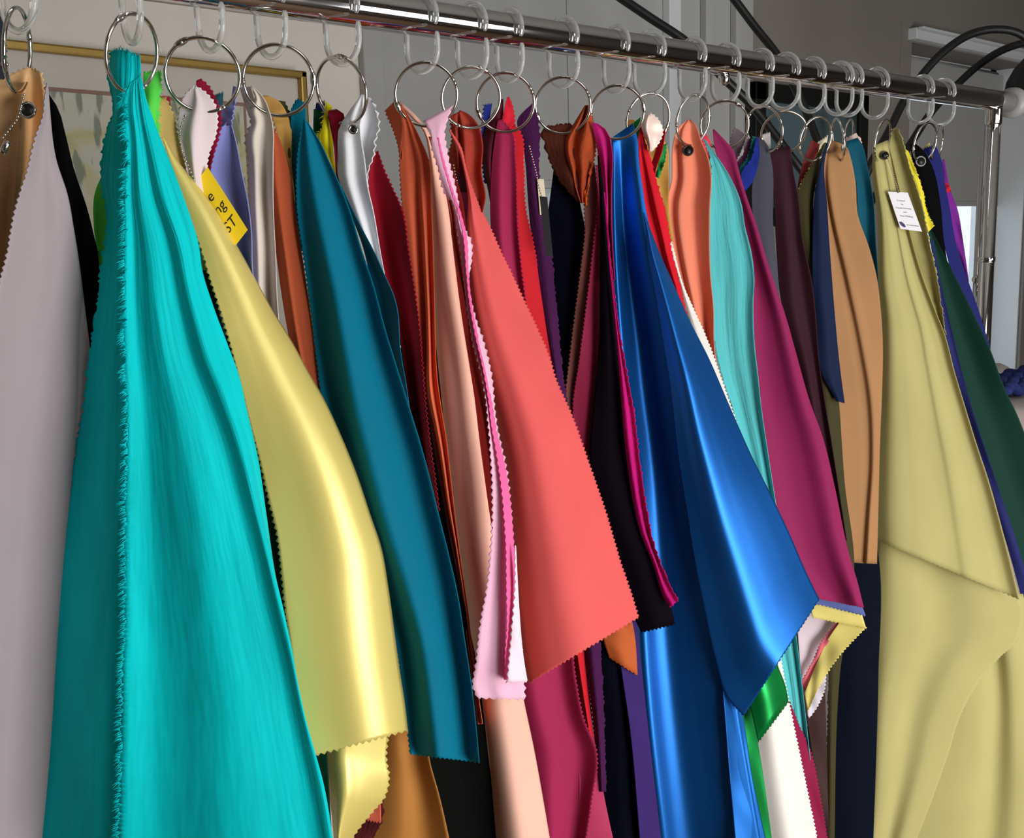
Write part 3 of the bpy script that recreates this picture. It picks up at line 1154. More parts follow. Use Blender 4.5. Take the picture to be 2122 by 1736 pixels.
# ---- ring 1
h = Hd(266)
teal, dt, mt_ = S('bright teal silk swatch with a frayed left edge', (0, 214, 218), 'silk', h - 0.012,
  [[(268, 172), (259, 200), (256, 230), (261, 275), (262, 330), (260, 400), (260, 500), (259, 600), (260, 700), (262, 800), (262, 1000), (260, 1150), (259, 1300), (255, 1400), (251, 1555), (245, 1790)],
   [(284, 160), (290, 230), (303, 310), (318, 400), (349, 502), (377, 642), (407, 756), (429, 810), (463, 904), (498, 1035), (529, 1153), (557, 1274), (584, 1384), (603, 1480), (627, 1600), (660, 1790)],
   [(291, 150), (303, 204), (323, 262), (356, 344), (386, 425), (410, 500), (420, 565), (440, 629), (473, 718), (496, 782), (509, 840), (536, 960), (552, 1070), (570, 1190), (585, 1260), (594, 1340), (596, 1420), (612, 1490), (640, 1560), (660, 1610), (682, 1790)]],
  [(0, .0, -.002), (.10, .005, .007), (.27, -.001, -.002), (.40, .004, .006), (.5, .008, .012), (.62, .000, .007), (.8, .006, .014), (1, .014, .028)], zig='', fray='L', amp=.0012, pitch=.003, ncol=44)
V, q, U, ix = dt
fringe(teal, mt_, V, ix[:, 0], ix[:, 1], per=5, length=0.0058, seed=4, droop=.1)
o, d2, m2 = part(teal, 'back_fold', (0, 214, 218), 'silk', h + 0.004,
  [[(230, 112, .014), (223, 160, .014), (232, 205, .014), (234, 235, .014), (223, 262, .016), (213, 310, .016), (209, 345, .018), (212, 400, .018), (221, 430, .018), (221, 475, .018), (216, 515, .02), (209, 558, .022), (201, 629, .022), (183, 744, .024), (173, 840, .026), (150, 980, .030), (130, 1130, .034), (109, 1300, .038), (85, 1520, .042), (58, 1790, .044)],
   [(250, 103, .008), (248, 140, .004), (250, 220, .004), (250, 300, .004), (248, 400, .004), (248, 520, .004), (246, 700, .002), (240, 900, .002), (230, 1150, 0), (215, 1400, -.002), (200, 1790, -.004)],
   [(290, 118, .004), (292, 150, .002), (284, 200, .002), (283, 300, .002), (285, 400, .0), (290, 520, .0), (295, 700, 0), (298, 900, 0), (300, 1150, -.002), (300, 1400, -.004), (300, 1790, -.006)]],
  None, fray='LT', amp=.0014, pitch=.0034)
fringe(teal, m2, d2[0], d2[3][0, :], d2[3][1, :], per=5, length=0.0045, seed=9, droop=-.2)
gr, dg_, mg_ = S('neon green swatch with a fuzzy edge behind the teal one', (96, 222, 84), 'matte', h + 0.034,
  [[(298, 150), (294, 220), (240, 320), (197, 400), (195, 470), (206, 545), (216, 660)],
   [(334, 148), (331, 200), (328, 250), (332, 310), (338, 400), (338, 520), (330, 660)]],
  [(0, .008, .010), (.4, 0, 0), (1, .006, .006)], fray='RT', amp=.0014)
fringe(gr, mg_, dg_[0], dg_[3][:, -1], dg_[3][:, -2], per=2, length=0.003, seed=3)
S('fuchsia swatch tip beside the neon green one', (226, 70, 96), 'matte', h + 0.050,
  [[(330, 200), (326, 260), (330, 340)], [(352, 200), (352, 225), (354, 340)]], zig='T')
S('pale apricot swatch with pinked edge above the yellow satin', (240, 200, 124), 'matte', h + 0.042,
  [[(320, 205), (312, 300), (330, 450), (350, 560)],
   [(343, 201), (356, 229), (369, 280), (383, 331), (400, 380), (432, 450), (450, 560)]],
  [(0, 0, 0), (.6, .003, .004), (1, .006, .008)], zig='R')
sat, dt, mt_ = S('pale yellow satin swatch with a pinked hem', (234, 214, 122), 'bright_satin', h + 0.030,
  [[(337, 284), (362, 370), (392, 450), (414, 510), (438, 588), (463, 667), (481, 731), (501, 810), (515, 869), (539, 959), (553, 1021), (572, 1101), (584, 1197), (590, 1260), (601, 1339), (608, 1400), (614, 1458), (617, 1510), (632, 1570)],
   [(339, 286), (364, 328), (407, 382), (443, 430), (491, 509), (529, 578), (565, 644), (603, 705), (638, 769), (670, 825), (707, 904), (738, 980), (766, 1063), (790, 1135), (804, 1215), (818, 1318), (828, 1390), (838, 1453), (845, 1513)]],
  [(0, -.004, -.007), (.3, -.004, -.005), (.55, -.002, -.003), (.72, .002, .003), (.86, .010, .013), (.95, .019, .025), (1, .026, .036)], zig='LB', pitch=.0046, amp=.0014)
part(sat, 'back_layer', (234, 214, 122), 'bright_satin', h + 0.062,
  [[(672, 1440), (675, 1567), (684, 1650), (697, 1790)],
   [(815, 1440), (803, 1534), (800, 1572), (806, 1613), (795, 1654), (774, 1679), (759, 1697), (741, 1720), (705, 1790)]],
  [(0, 0, -.002), (.25, -.010, -.012), (.5, -.004, -.004), (1, .016, .018)], zig='R', pitch=.0046, grow=.01)

S('dark green filler sheet standing in for the shade between teal and yellow satin', (18, 58, 38), 'matte', h + 0.058,  # dark sheet added to paint the shadow in this gap
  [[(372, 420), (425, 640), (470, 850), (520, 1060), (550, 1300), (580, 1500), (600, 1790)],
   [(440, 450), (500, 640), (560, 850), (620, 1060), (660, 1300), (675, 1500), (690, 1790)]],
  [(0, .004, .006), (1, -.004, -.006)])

# ---- ring 2
h = Hd(430)
S('blush white swatch curled over its ring', (232, 214, 216), 'matte', h + 0.004,
  [[(402, 177), (381, 200), (371, 230), (369, 255), (374, 300), (385, 345), (402, 430), (420, 540)],
   [(404, 180), (402, 215), (392, 250), (388, 280), (392, 320), (398, 360), (410, 430), (425, 540)],
   [(405, 177), (428, 193), (448, 221), (451, 249), (447, 281), (435, 313), (430, 335), (428, 390), (440, 540)]],
  [(0, .002, .002), (.45, .001, .002), (.6, -.004, -.004), (.8, .003, .002), (1, .007, .006)], zig='RL', amp=.0009)
S('crimson swatch behind the blush white one', (150, 28, 58), 'matte', h + 0.016,
  [[(407, 167), (404, 200), (416, 300), (426, 380), (440, 480)],
   [(416, 163), (432, 178), (452, 215), (458, 240), (454, 280), (444, 318), (436, 350), (440, 400), (455, 480)]],
  [(0, 0, 0), (1, .004, .0)], zig='R')
S('small dark teal swatch between crimson and periwinkle', (44, 92, 98), 'matte', h + 0.040,
  [[(446, 197), (448, 240), (452, 330)], [(463, 191), (462, 220), (472, 330)]], zig='T')
per, _, _ = S('periwinkle blue swatch behind the yellow card', (150, 156, 226), 'matte', h + 0.022,
  [[(475, 247), (456, 270), (447, 300), (437, 346), (436, 420), (442, 560), (470, 720)],
   [(477, 249), (489, 293), (501, 356), (514, 420), (521, 480), (524, 563), (535, 640), (560, 730)]],
  [(0, 0, 0), (.55, .005, .008), (.8, .004, .006), (1, -.006, -.010)], zig='L')
part(per, 'turned_top', (150, 156, 226), 'matte', h + 0.024,
  [[(484, 178), (475, 212), (461, 220), (456, 262)], [(494, 182), (487, 215), (484, 235), (479, 260)]],
  [(0, 0.004, 0.004), (1, -.004, -.004)], zig='R', grow=0)

# ---- ring 3
h = Hd(558)
iv, _, _ = S('ivory swatch with crimped edge left of the rust one', (222, 210, 196), 'matte', h + 0.002,
  [[(521, 178), (529, 204), (517, 234), (521, 249), (510, 282), (514, 331), (518, 433), (523, 563), (530, 720)],
   [(523, 178), (543, 198), (562, 244), (566, 267), (566, 330), (566, 420), (571, 527), (576, 644), (590, 760)]],
  [(0, .004, .006), (.25, -.004, -.004), (.7, .006, .008), (1, -.003, -.006)], zig='L', amp=.0014, pitch=.006)
part(iv, 'back_flap', (222, 210, 196), 'matte', h + 0.010,
  [[(497, 181), (506, 212), (518, 245)], [(521, 179), (526, 205), (524, 245)]], [(0, .004, .004), (1, -.004, -.004)], grow=0)
S('rust suede swatch beside the ivory one', (178, 84, 52), 'matte', h + 0.010,
  [[(562, 262), (554, 330), (552, 356), (557, 400), (570, 502), (585, 616), (598, 693), (622, 800), (650, 920)],
   [(568, 266), (582, 293), (594, 331), (603, 369), (610, 420), (618, 476), (633, 578), (649, 693), (664, 795), (675, 850), (700, 950)]],
  [(0, .002, .004), (.36, -.008, -.012), (.6, -.001, -.002), (1, .004, .006)])
S('mustard swatch with pinked edge behind the ivory one', (208, 160, 86), 'matte', h + 0.016,
  [[(544, 198), (560, 235), (572, 270), (580, 310), (590, 420)], [(556, 199), (577, 209), (598, 244), (604, 331), (612, 420)]],
  [(0, 0, 0), (1, .004, .004)], zig='LT')
S('olive green swatch behind the mustard one', (84, 84, 48), 'matte', h + 0.022,
  [[(574, 208), (580, 260), (590, 420)], [(590, 210), (601, 236), (605, 330), (614, 420)]], zig='R')
pet, dt, mt_ = S('large petrol blue swatch with a pinked hem', (0, 112, 140), 'matte', h + 0.004,
  [[(630, 244), (623, 275), (618, 305), (614, 369), (616, 441), (628, 527), (644, 642), (656, 744), (668, 840), (692, 950), (735, 1100), (780, 1220), (816, 1320), (838, 1460), (850, 1562)],
   [(634, 248), (661, 290), (684, 338), (706, 387), (728, 445), (747, 510), (776, 598), (796, 675), (817, 744), (847, 840), (880, 950), (905, 1050), (930, 1150), (948, 1230), (962, 1320), (977, 1420), (986, 1500), (993, 1579)]],
  [(0, .008, .006), (.10, .010, .008), (.38, -.012, -.016), (.55, -.006, -.010), (.78, .010, .008), (.88, .010, .008), (1, .002, -.004)], zig='LB', amp=.0008)
part(pet, 'back_layer', (0, 112, 140), 'matte', h + 0.032,
  [[(700, 380), (755, 520), (775, 620), (800, 740), (830, 850), (850, 1000)],
   [(708, 387), (745, 464), (778, 527), (797, 570), (819, 621), (825, 650), (828, 710), (842, 800), (862, 950), (880, 1060)]],
  [(0, .006, .006), (.6, 0, 0), (1, -.012, -.014)])
part(pet, 'top_fold', (0, 112, 140), 'matte', h + 0.018,
  [[(603, 226), (601, 300), (606, 400), (616, 520)], [(616, 206), (616, 300), (618, 400), (624, 520)], [(633, 214), (635, 246), (630, 290), (630, 400), (640, 520)]],
  [(0, .006, .006), (.5, .002, .002), (1, 0, 0)], zig='T')

# ---- ring 4
h = Hd(706)
S('navy swatch tip between petrol and yellow', (30, 34, 84), 'matte', h + 0.026,
  [[(655, 214), (650, 260), (665, 350)], [(674, 209), (671, 260), (684, 350)]], zig='T')
S('dark green swatch tip left of the frayed yellow one', (20, 74, 42), 'matte', h + 0.020,
  [[(650, 226), (650, 280), (668, 350)], [(668, 228), (672, 260), (688, 350)]])
ye, dy_, my_ = S('frayed lemon yellow swatch left of the white one', (236, 222, 34), 'matte', h + 0.014,
  [[(676, 211), (672, 240), (668, 262), (661, 292), (664, 312), (672, 340), (686, 390)],
   [(689, 221), (683, 237), (690, 267), (690, 300), (694, 340), (704, 390)]], [(0, 0, 0), (.5, -.002, -.003), (1, .003, .002)], fray='L', amp=.0022)
fringe(ye, my_, dy_[0], dy_[3][:, 0], dy_[3][:, 1], per=3, length=0.0045, seed=8)
S('small maroon swatch between lemon yellow and white', (122, 14, 30), 'matte', h + 0.009,
  [[(679, 230), (684, 260), (690, 290), (694, 331), (700, 400)], [(698, 226), (716, 240), (705, 275), (703, 330), (712, 400)]], zig='T')
wh, _, _ = S('pure white swatch with an eyelet on the fifth ring', (238, 238, 242), 'matte', h + 0.004,
  [[(749, 196), (716, 242), (702, 267), (700, 305), (701, 366), (716, 410), (752, 500), (790, 600), (815, 720)],
   [(752, 196), (752, 230), (746, 262), (749, 290), (756, 330), (763, 390), (773, 433), (789, 527), (803, 600), (830, 720)]],
  [(0, .004, .004), (.3, -.002, -.002), (.65, .002, .004), (1, -.003, -.004)])
part(wh, 'turned_edge', (238, 238, 242), 'matte', h + 0.010,
  [[(750, 196), (744, 260), (748, 330), (758, 420)], [(752, 196), (768, 206), (781, 234), (785, 267), (777, 293), (775, 320), (764, 349), (765, 420)]],
  [(0, 0, 0), (.5, .004, .004), (1, -.004, -.004)], zig='R', pitch=.0062, amp=.0014)
eyelet(wh, 732, 268, h - 0.001, 0.003)
S('crimson swatch with a dark fold right of the white one', (156, 18, 40), 'matte', h + 0.018,
  [[(779, 314), (766, 349), (764, 400), (780, 500), (796, 563), (830, 700), (852, 860), (890, 1060)],
   [(783, 313), (796, 351), (810, 382), (833, 433), (847, 520), (866, 650), (884, 860), (910, 1060)]],
  [(0, 0, 0), (.3, .006, .006), (1, -.016, -.022)], zig='R')
S('ochre swatch low between the satin and petrol hems', (192, 128, 62), 'matte', h + 0.010,
  [[(770, 1380), (780, 1500), (785, 1620), (768, 1690), (748, 1790)], [(872, 1380), (882, 1500), (890, 1575), (909, 1644), (942, 1790)]],
  [(0, .004, .004), (.4, -.003, -.003), (.75, .004, .004), (1, -.006, -.008)], grow=.01)
S('coral swatch corner under the yellow satin', (226, 110, 86), 'matte', h - 0.020,
  [[(745, 1480), (752, 1600), (757, 1698)], [(782, 1480), (787, 1600), (790, 1704)]], zig='B', grow=.01)
S('dark maroon swatch corner low under the yellow satin', (84, 30, 32), 'velvet', h - 0.012,
  [[(730, 1600), (725, 1680), (712, 1790)], [(786, 1600), (793, 1697), (775, 1738), (760, 1790)]], fray='R', grow=.01)
S('black swatch between the petrol hem and the peach roll', (12, 14, 12), 'matte', h + 0.030,
  [[(800, 560), (812, 700), (838, 900), (870, 1200), (880, 1450), (880, 1600), (890, 1790)],
   [(850, 560), (880, 800), (930, 1100), (992, 1400, .05), (1016, 1600, .055), (1040, 1790, .06)]],
  [(0, 0, 0), (.5, .004, .008), (1, -.008, -.012)])

# ---- ring 5
h = Hd(872)
cor, _, _ = S('coral orange swatch hanging left of the peach roll', (232, 112, 76), 'matte', h + 0.003,
  [[(827, 224), (833, 254), (829, 305), (828, 333), (831, 396), (841, 502), (854, 642), (859, 731), (854, 828), (873, 897), (890, 966), (911, 1063), (932, 1132), (953, 1239), (966, 1318), (977, 1401), (990, 1500)],
   [(832, 216), (852, 250), (872, 290), (888, 330), (893, 400), (900, 604), (906, 782), (926, 920), (940, 1042), (953, 1146), (970, 1267), (984, 1388), (1000, 1500)]],
  [(0, .006, .004), (.25, .001, .002), (.55, .006, .006), (.70, -.006, -.006), (.82, .002, .0), (1, -.006, -.006)], zig='L', amp=.0008)
part(cor, 'back_flap', (232, 112, 76), 'matte', h + 0.012,
  [[(798, 229), (806, 248), (813, 264), (822, 290), (830, 330)], [(821, 206), (830, 228), (834, 260), (834, 330)]],
  [(0, .008, .008), (1, -.008, -.008)], zig='L', grow=0)
S('pale peach swatch rolled into a long tube', (248, 194, 172), 'matte', h + 0.014,
  [[(825, 212, -.006), (854, 244, -.006), (877, 269), (889, 320), (892, 400), (898, 604), (905, 720), (913, 800), (926, 920), (940, 1042), (953, 1146), (970, 1267), (984, 1388), (1000, 1500), (1015, 1620), (1033, 1790)],
   [(828, 210, -.006), (862, 240, -.006), (889, 275), (906, 330), (923, 400), (943, 553), (958, 655), (976, 756), (988, 820), (1000, 900), (1012, 980), (1022, 1060), (1034, 1150), (1056, 1290), (1085, 1450), (1106, 1550), (1126, 1660), (1148, 1790)]],
  [(0, .004, .014), (.15, -.002, .002), (.45, -.003, -.006), (.75, .004, .005), (1, .013, .022)], grow=.25)
S('wavy light coral swatch edge between peach and pink', (232, 122, 104), 'matte', h - 0.002,
  [[(888, 283), (903, 330), (921, 390), (934, 451), (936, 490), (942, 522), (954, 590), (966, 668), (967, 705), (982, 780), (998, 850), (1010, 930), (1018, 1000), (1022, 1080)],
   [(893, 283), (914, 330), (938, 400), (953, 460), (962, 520), (968, 580), (978, 640), (990, 700), (1003, 780), (1014, 850), (1026, 930), (1034, 1000), (1036, 1080)]],
  [(0, -.003, -.003), (.35, .004, .004), (.6, -.002, -.002), (1, .004, .004)], ripple=.002)
S('pale pink swatch with strongly pinked edges in front of coral', (255, 196, 220), 'matte', h - 0.014,
  [[(879, 250), (892, 274), (895, 305), (907, 345), (920, 396), (938, 422), (946, 470), (955, 520), (962, 580), (970, 650), (983, 720), (998, 775), (1006, 820), (1012, 880), (1017, 949), (1020, 1021), (1017, 1139), (1011, 1201), (994, 1301), (984, 1390), (979, 1420), (990, 1446)],
   [(938, 219), (930, 240), (921, 274), (925, 305), (933, 345), (943, 384), (950, 422), (958, 469), (976, 499), (977, 537), (971, 578), (984, 655), (1001, 705), (1020, 790), (1024, 838), (1030, 886), (1048, 966), (1058, 1049), (1063, 1146), (1070, 1232), (1078, 1320), (1085, 1400), (1088, 1449)]],
  [(0, -.004, -.008), (.3, -.002, -.003), (.5, -.002, -.003), (.75, .004, .005), (1, .010, .012)], zig='LRB', pitch=.0062, amp=.0013)
S('hot pink strip folded over the pale pink swatch', (252, 108, 168), 'matte', h - 0.0205,
  [[(906, 285), (918, 340), (936, 400), (949, 440), (960, 490), (966, 560), (972, 620), (984, 690), (1000, 760), (1012, 830), (1018, 880), (1026, 925), (1039, 1014), (1048, 1139), (1049, 1215), (1050, 1300), (1047, 1353), (1046, 1408)],
   [(909, 285), (922, 340), (940, 400), (954, 440), (968, 500), (970, 560), (976, 620), (989, 690), (1006, 760), (1018, 830), (1028, 890), (1046, 966), (1058, 1049), (1065, 1146), (1067, 1215), (1062, 1300), (1056, 1353), (1054, 1410)]],
  [(0, -.002, -.003), (1, .005, .007)], zig='LR', pitch=.0062, amp=.0008)
S('near white pink swatch tip over the hot pink strip', (255, 226, 238), 'matte', h - 0.022,
  [[(1067, 1130), (1067, 1215), (1059, 1318), (1051, 1413)], [(1069, 1130), (1074, 1232), (1086, 1370), (1093, 1411)]],
  [(0, -.002, -.003), (1, .005, .006)], zig='LB', pitch=.0062)

S('deep red swatch showing between the peach roll and pink', (128, 26, 24), 'matte', h + 0.030,
  [[(870, 330), (880, 400), (890, 560), (900, 700), (912, 850), (930, 1000), (950, 1200), (985, 1380)],
   [(930, 330), (955, 400), (970, 560), (985, 700), (1008, 850), (1028, 1000), (1040, 1200), (1050, 1380)]],
  [(0, .004, .006), (1, -.004, -.004)])

# ---- ring 6
h = Hd(976)
S('brick red swatch crumpled on the seventh ring', (168, 62, 48), 'matte', h + 0.010,
  [[(932, 240), (936, 294), (929, 325), (942, 400), (955, 440)],
   [(950, 232), (955, 290), (957, 340), (965, 400), (978, 440)],
   [(952, 228), (970, 236), (991, 259), (1000, 294), (998, 358), (1006, 410), (1000, 440)]],
  [(0, .002, .004), (.3, -.004, -.004), (.45, .004, .004), (.6, -.005, -.004), (.8, .004, .004), (1, -.002, -.002)], zig='L')
S('large coral red swatch with a pinked diagonal hem', (232, 97, 95), 'matte', h - 0.002,
  [[(930, 268), (953, 318), (963, 360), (970, 410), (966, 470), (966, 527), (976, 654), (995, 756), (1028, 870), (1046, 960), (1056, 1050), (1064, 1150), (1072, 1260), (1082, 1350), (1094, 1416)],
   [(932, 268), (956, 307), (965, 345), (981, 396), (995, 430), (1017, 474), (1035, 515), (1057, 560), (1083, 616), (1113, 680), (1136, 733), (1150, 780), (1185, 860), (1219, 956), (1254, 1057), (1288, 1171), (1306, 1223), (1323, 1279)]],
  [(0, .010, .014), (.10, -.002, -.002), (.3, -.007, -.012), (.45, -.008, -.012), (.6, -.003, -.003), (1, .018, .040)], zig='RB', amp=.0011)

# ---- ring 7
h = Hd(1054)
S('royal blue swatch tip left of the wine swatches', (46, 56, 150), 'matte', h + 0.016,
  [[(1003, 217), (1000, 250), (997, 282), (1004, 380)], [(1020, 215), (1014, 250), (1007, 282), (1016, 380)]], zig='LT')
S('dark plum swatch turned up at the eighth ring', (92, 28, 44), 'matte', h + 0.012,
  [[(1040, 206), (1010, 256), (1001, 285), (1001, 340), (1013, 400), (1030, 520)], [(1043, 205), (1042, 246), (1034, 300), (1026, 400), (1045, 520)]],
  [(0, .004, .004), (.5, -.002, -.002), (1, .004, .0)])
S('raspberry wine swatch hanging to the bottom of the view', (166, 40, 82), 'matte', h + 0.008,
  [[(1031, 250), (1020, 328), (1016, 400), (1018, 480), (1034, 600), (1056, 750), (1060, 1000), (1050, 1200), (1052, 1400), (1080, 1560), (1110, 1790)],
   [(1040, 247), (1062, 275), (1068, 328), (1074, 480), (1087, 604), (1112, 750), (1160, 1000), (1180, 1200), (1195, 1420), (1210, 1490), (1236, 1556), (1226, 1660), (1206, 1790)]],
  [(0, .004, .004), (.35, -.006, -.008), (.55, .0, .0), (.8, .006, .008), (1, .0, -.002)], zig='R')
S('raspberry swatch underlayer low beside black', (186, 60, 98), 'matte', h + 0.016,
  [[(1140, 1200), (1190, 1500), (1200, 1620), (1190, 1790)], [(1205, 1200), (1212, 1380), (1232, 1530), (1250, 1640), (1282, 1790)]], [(0, 0, 0), (1, .006, .006)])
S('scarlet swatch tip rising above the wine swatches', (226, 36, 58), 'matte', h + 0.010,
  [[(1051, 201), (1045, 225), (1041, 246), (1048, 310)], [(1055, 201), (1062, 218), (1066, 244), (1066, 310)]], [(0, 0, 0), (1, .004, .004)], zig='R')
S('red pinked swatch right of the raspberry one', (208, 34, 46), 'matte', h + 0.014,
  [[(1058, 262), (1062, 330), (1067, 400), (1070, 480), (1078, 604), (1102, 700), (1130, 850), (1170, 1150), (1200, 1380), (1224, 1536)],
   [(1066, 258), (1079, 275), (1085, 340), (1090, 438), (1101, 484), (1111, 532), (1118, 573), (1129, 629), (1136, 675), (1146, 726), (1154, 770), (1170, 850), (1196, 1150), (1215, 1370), (1232, 1536)]],
  [(0, 0, 0), (.5, .004, .004), (1, .008, .010)], zig='R')
S('dark purple velvet swatch at the eighth ring', (66, 24, 66), 'velvet', h + 0.020,
  [[(1104, 213), (1072, 250), (1083, 294), (1090, 350), (1093, 396), (1100, 480), (1115, 600), (1140, 760), (1190, 1150), (1214, 1365), (1230, 1500), (1240, 1640)],
   [(1107, 210), (1113, 241), (1118, 269), (1117, 338), (1122, 409), (1137, 480), (1150, 600), (1165, 760), (1225, 1150), (1246, 1365), (1252, 1500), (1256, 1640)]],
  [(0, .002, .002), (.5, -.003, -.003), (1, .004, .004)], fray='R')

# ---- ring 8
h = Hd(1166)
S('dark brown velvet swatch on the ninth ring', (82, 38, 26), 'velvet', h + 0.010,
  [[(1137, 260), (1121, 272), (1126, 294), (1144, 348), (1166, 384), (1196, 416)],
   [(1182, 256), (1196, 270), (1206, 300), (1210, 340), (1208, 390), (1204, 420)]],
  [(0, 0, 0), (.5, -.004, -.004), (1, .002, .002)], fray='LT', amp=.0013)
S('rust brown velvet swatch standing up beside its ring', (168, 72, 40), 'velvet', h + 0.005,
  [[(1212, 219), (1190, 255), (1172, 284), (1170, 304), (1178, 340), (1189, 380), (1202, 420)],
   [(1216, 218), (1206, 258), (1192, 290), (1190, 320), (1195, 350), (1198, 390), (1205, 421)],
   [(1221, 218), (1228, 250), (1236, 284), (1234, 315), (1227, 350), (1217, 395), (1209, 421)]],
  [(0, .003, .003), (.25, -.002, -.002), (.5, .004, .004), (.7, -.003, -.003), (1, .004, .004)], zig='R', grow=0)
S('blue black swatch hanging under the brown velvet', (9, 10, 24), 'matte', h + 0.018,
  [[(1148, 345), (1141, 400), (1135, 447), (1139, 600), (1150, 750), (1166, 900), (1205, 1200), (1222, 1390), (1232, 1500), (1245, 1790)],
   [(1192, 350), (1202, 420), (1214, 480), (1222, 600), (1224, 750), (1246, 950), (1285, 1200), (1318, 1390), (1330, 1500), (1345, 1790)]],
  [(0, 0, 0), (.5, -.004, -.006), (1, .004, .004)])
S('brown swatch with dark pinked left edge', (118, 66, 60), 'matte', h + 0.006,
  [[(1228, 337), (1218, 380), (1212, 410), (1212, 480), (1203, 560), (1190, 660), (1178, 760), (1172, 815), (1180, 900), (1228, 1100), (1262, 1260)],
   [(1232, 337), (1238, 400), (1236, 480), (1226, 600), (1212, 740), (1200, 840), (1214, 950), (1262, 1150), (1290, 1270)]],
  [(0, -.002, -.002), (1, .003, .003)], zig='L')
S('rust frayed sliver along the brown swatch', (206, 90, 44), 'velvet', h + 0.004,
  [[(1227, 336), (1217, 380), (1211, 408), (1212, 425)], [(1230, 337), (1221, 380), (1216, 405), (1215, 425)]], fray='LR', ncol=6)
S('wine red swatch with a pinked left edge left of blue', (150, 38, 72), 'matte', h + 0.002,
  [[(1234, 342), (1238, 400), (1228, 520), (1214, 640), (1198, 760), (1187, 840), (1188, 880), (1222, 1050), (1262, 1240)],
   [(1240, 342), (1248, 430), (1250, 600), (1249, 700), (1244, 780), (1234, 884), (1232, 953), (1252, 1080), (1296, 1260)]],
  [(0, -.002, -.002), (.5, .0, .0), (1, .004, .004)], zig='L')
S('black plum swatch with a pinked hem behind the magenta ribbon', (14, 7, 16), 'matte', h - 0.004,
  [[(1238, 322), (1243, 420), (1243, 600), (1242, 700), (1236, 780), (1226, 884), (1222, 953), (1236, 1050), (1272, 1170), (1305, 1260), (1329, 1310)],
   [(1241, 322), (1254, 420), (1266, 553), (1278, 680), (1288, 807), (1303, 920), (1320, 1020), (1338, 1100), (1362, 1170), (1380, 1225), (1390, 1256), (1399, 1293)]],
  [(0, 0, 0), (.5, -.003, -.004), (1, .002, .004)], zig='B')
S('magenta swatch at the ninth ring beside blue', (196, 32, 118), 'matte', h + 0.000,
  [[(1226, 254), (1236, 300), (1241, 330), (1251, 400), (1253, 480), (1262, 580)],
   [(1238, 256), (1251, 264), (1263, 282), (1267, 300), (1267, 400), (1268, 480), (1274, 580)]],
  [(0, .004, .004), (.4, -.001, -.003), (.7, .004, .004), (1, -.004, -.006)])
S('magenta velvet ribbon over the blue satin', (186, 24, 112), 'velvet', h - 0.010,
  [[(1251, 398), (1263, 553), (1275, 680), (1284, 780), (1295, 918), (1306, 1005), (1326, 1101), (1354, 1171), (1378, 1243), (1388, 1258)],
   [(1253, 398), (1267, 553), (1284, 690), (1301, 780), (1316, 866), (1326, 953), (1340, 1050), (1354, 1119), (1378, 1188), (1406, 1243)]],
  [(0, .002, .002), (.4, -.002, -.003), (.6, .002, .002), (1, -.002, -.002)], fray='RB', amp=.001)
S('rust orange swatch corner below the black plum hem', (196, 96, 48), 'matte', h + 0.008,
  [[(1236, 1240), (1253, 1335), (1262, 1362)], [(1300, 1240), (1316, 1323), (1321, 1399)]], [(0, 0, 0), (.5, -.003, -.003), (1, .006, .006)], zig='B', grow=.01)
S('deep purple swatch low at the left of the blue satin', (58, 36, 104), 'matte', h + 0.012,
  [[(1270, 1260), (1288, 1390), (1304, 1500), (1330, 1790)], [(1316, 1260), (1330, 1390), (1342, 1500), (1376, 1790)]], [(0, -.004, -.004), (1, .008, .008)], grow=.01)

# ---- ring 9
h = Hd(1276)
blu, _, _ = S('royal blue satin swatch with a big turned front fold', (16, 98, 180), 'satin', h + 0.010,
  [[(1267, 286), (1268, 340), (1268, 450), (1270, 553), (1276, 680), (1285, 807), (1298, 920), (1310, 1050), (1317, 1200), (1321, 1323), (1332, 1478), (1366, 1790)],
   [(1312, 255), (1322, 290), (1323, 320), (1332, 391), (1340, 442), (1362, 527), (1385, 604), (1410, 693), (1430, 807), (1455, 950), (1475, 1100), (1495, 1200), (1515, 1350), (1530, 1470), (1552, 1600), (1585, 1790)]],
  [(0, .004, .006), (.06, .000, .0), (.20, .008, .012), (.32, .014, .016), (.5, .010, .010), (.85, -.003, -.004), (1, -.003, -.003)], grow=.1)
part(blu, 'front_fold', (16, 98, 180), 'satin', h - 0.008,
  [[(1332, 440), (1338, 470), (1343, 527), (1358, 604), (1373, 693), (1391, 807), (1408, 950), (1425, 1060), (1442, 1170), (1460, 1260), (1484, 1370), (1508, 1445), (1541, 1483)],
   [(1335, 441), (1358, 502), (1384, 563), (1409, 619), (1427, 660), (1468, 741), (1511, 840), (1560, 950), (1600, 1030), (1640, 1115), (1668, 1180), (1688, 1222), (1698, 1241)]],
  [(0, .004, .004), (.15, -.002, -.002), (.42, -.012, -.016), (.62, -.004, -.004), (.82, .008, .018), (1, .020, .044)], zig='LB', amp=.0007)
part(blu, 'lower_fold', (16, 98, 180), 'satin', h + 0.001,
  [[(1496, 1400), (1508, 1560), (1528, 1790)], [(1512, 1400), (1538, 1480), (1556, 1594), (1598, 1790)]], [(0, -.002, -.002), (1, .014, .014)], grow=.01)
gsl, _, _ = S('emerald green satin swatch with a slanted pinked hem', (0, 140, 62), 'satin', h + 0.030,
  [[(1500, 1200), (1535, 1350), (1543, 1419), (1556, 1470), (1571, 1538)], [(1570, 1200), (1600, 1340), (1612, 1380), (1627, 1419), (1634, 1454)]],
  [(0, -.002, -.002), (.5, -.004, -.004), (1, .016, .016)], zig='B', grow=.01)
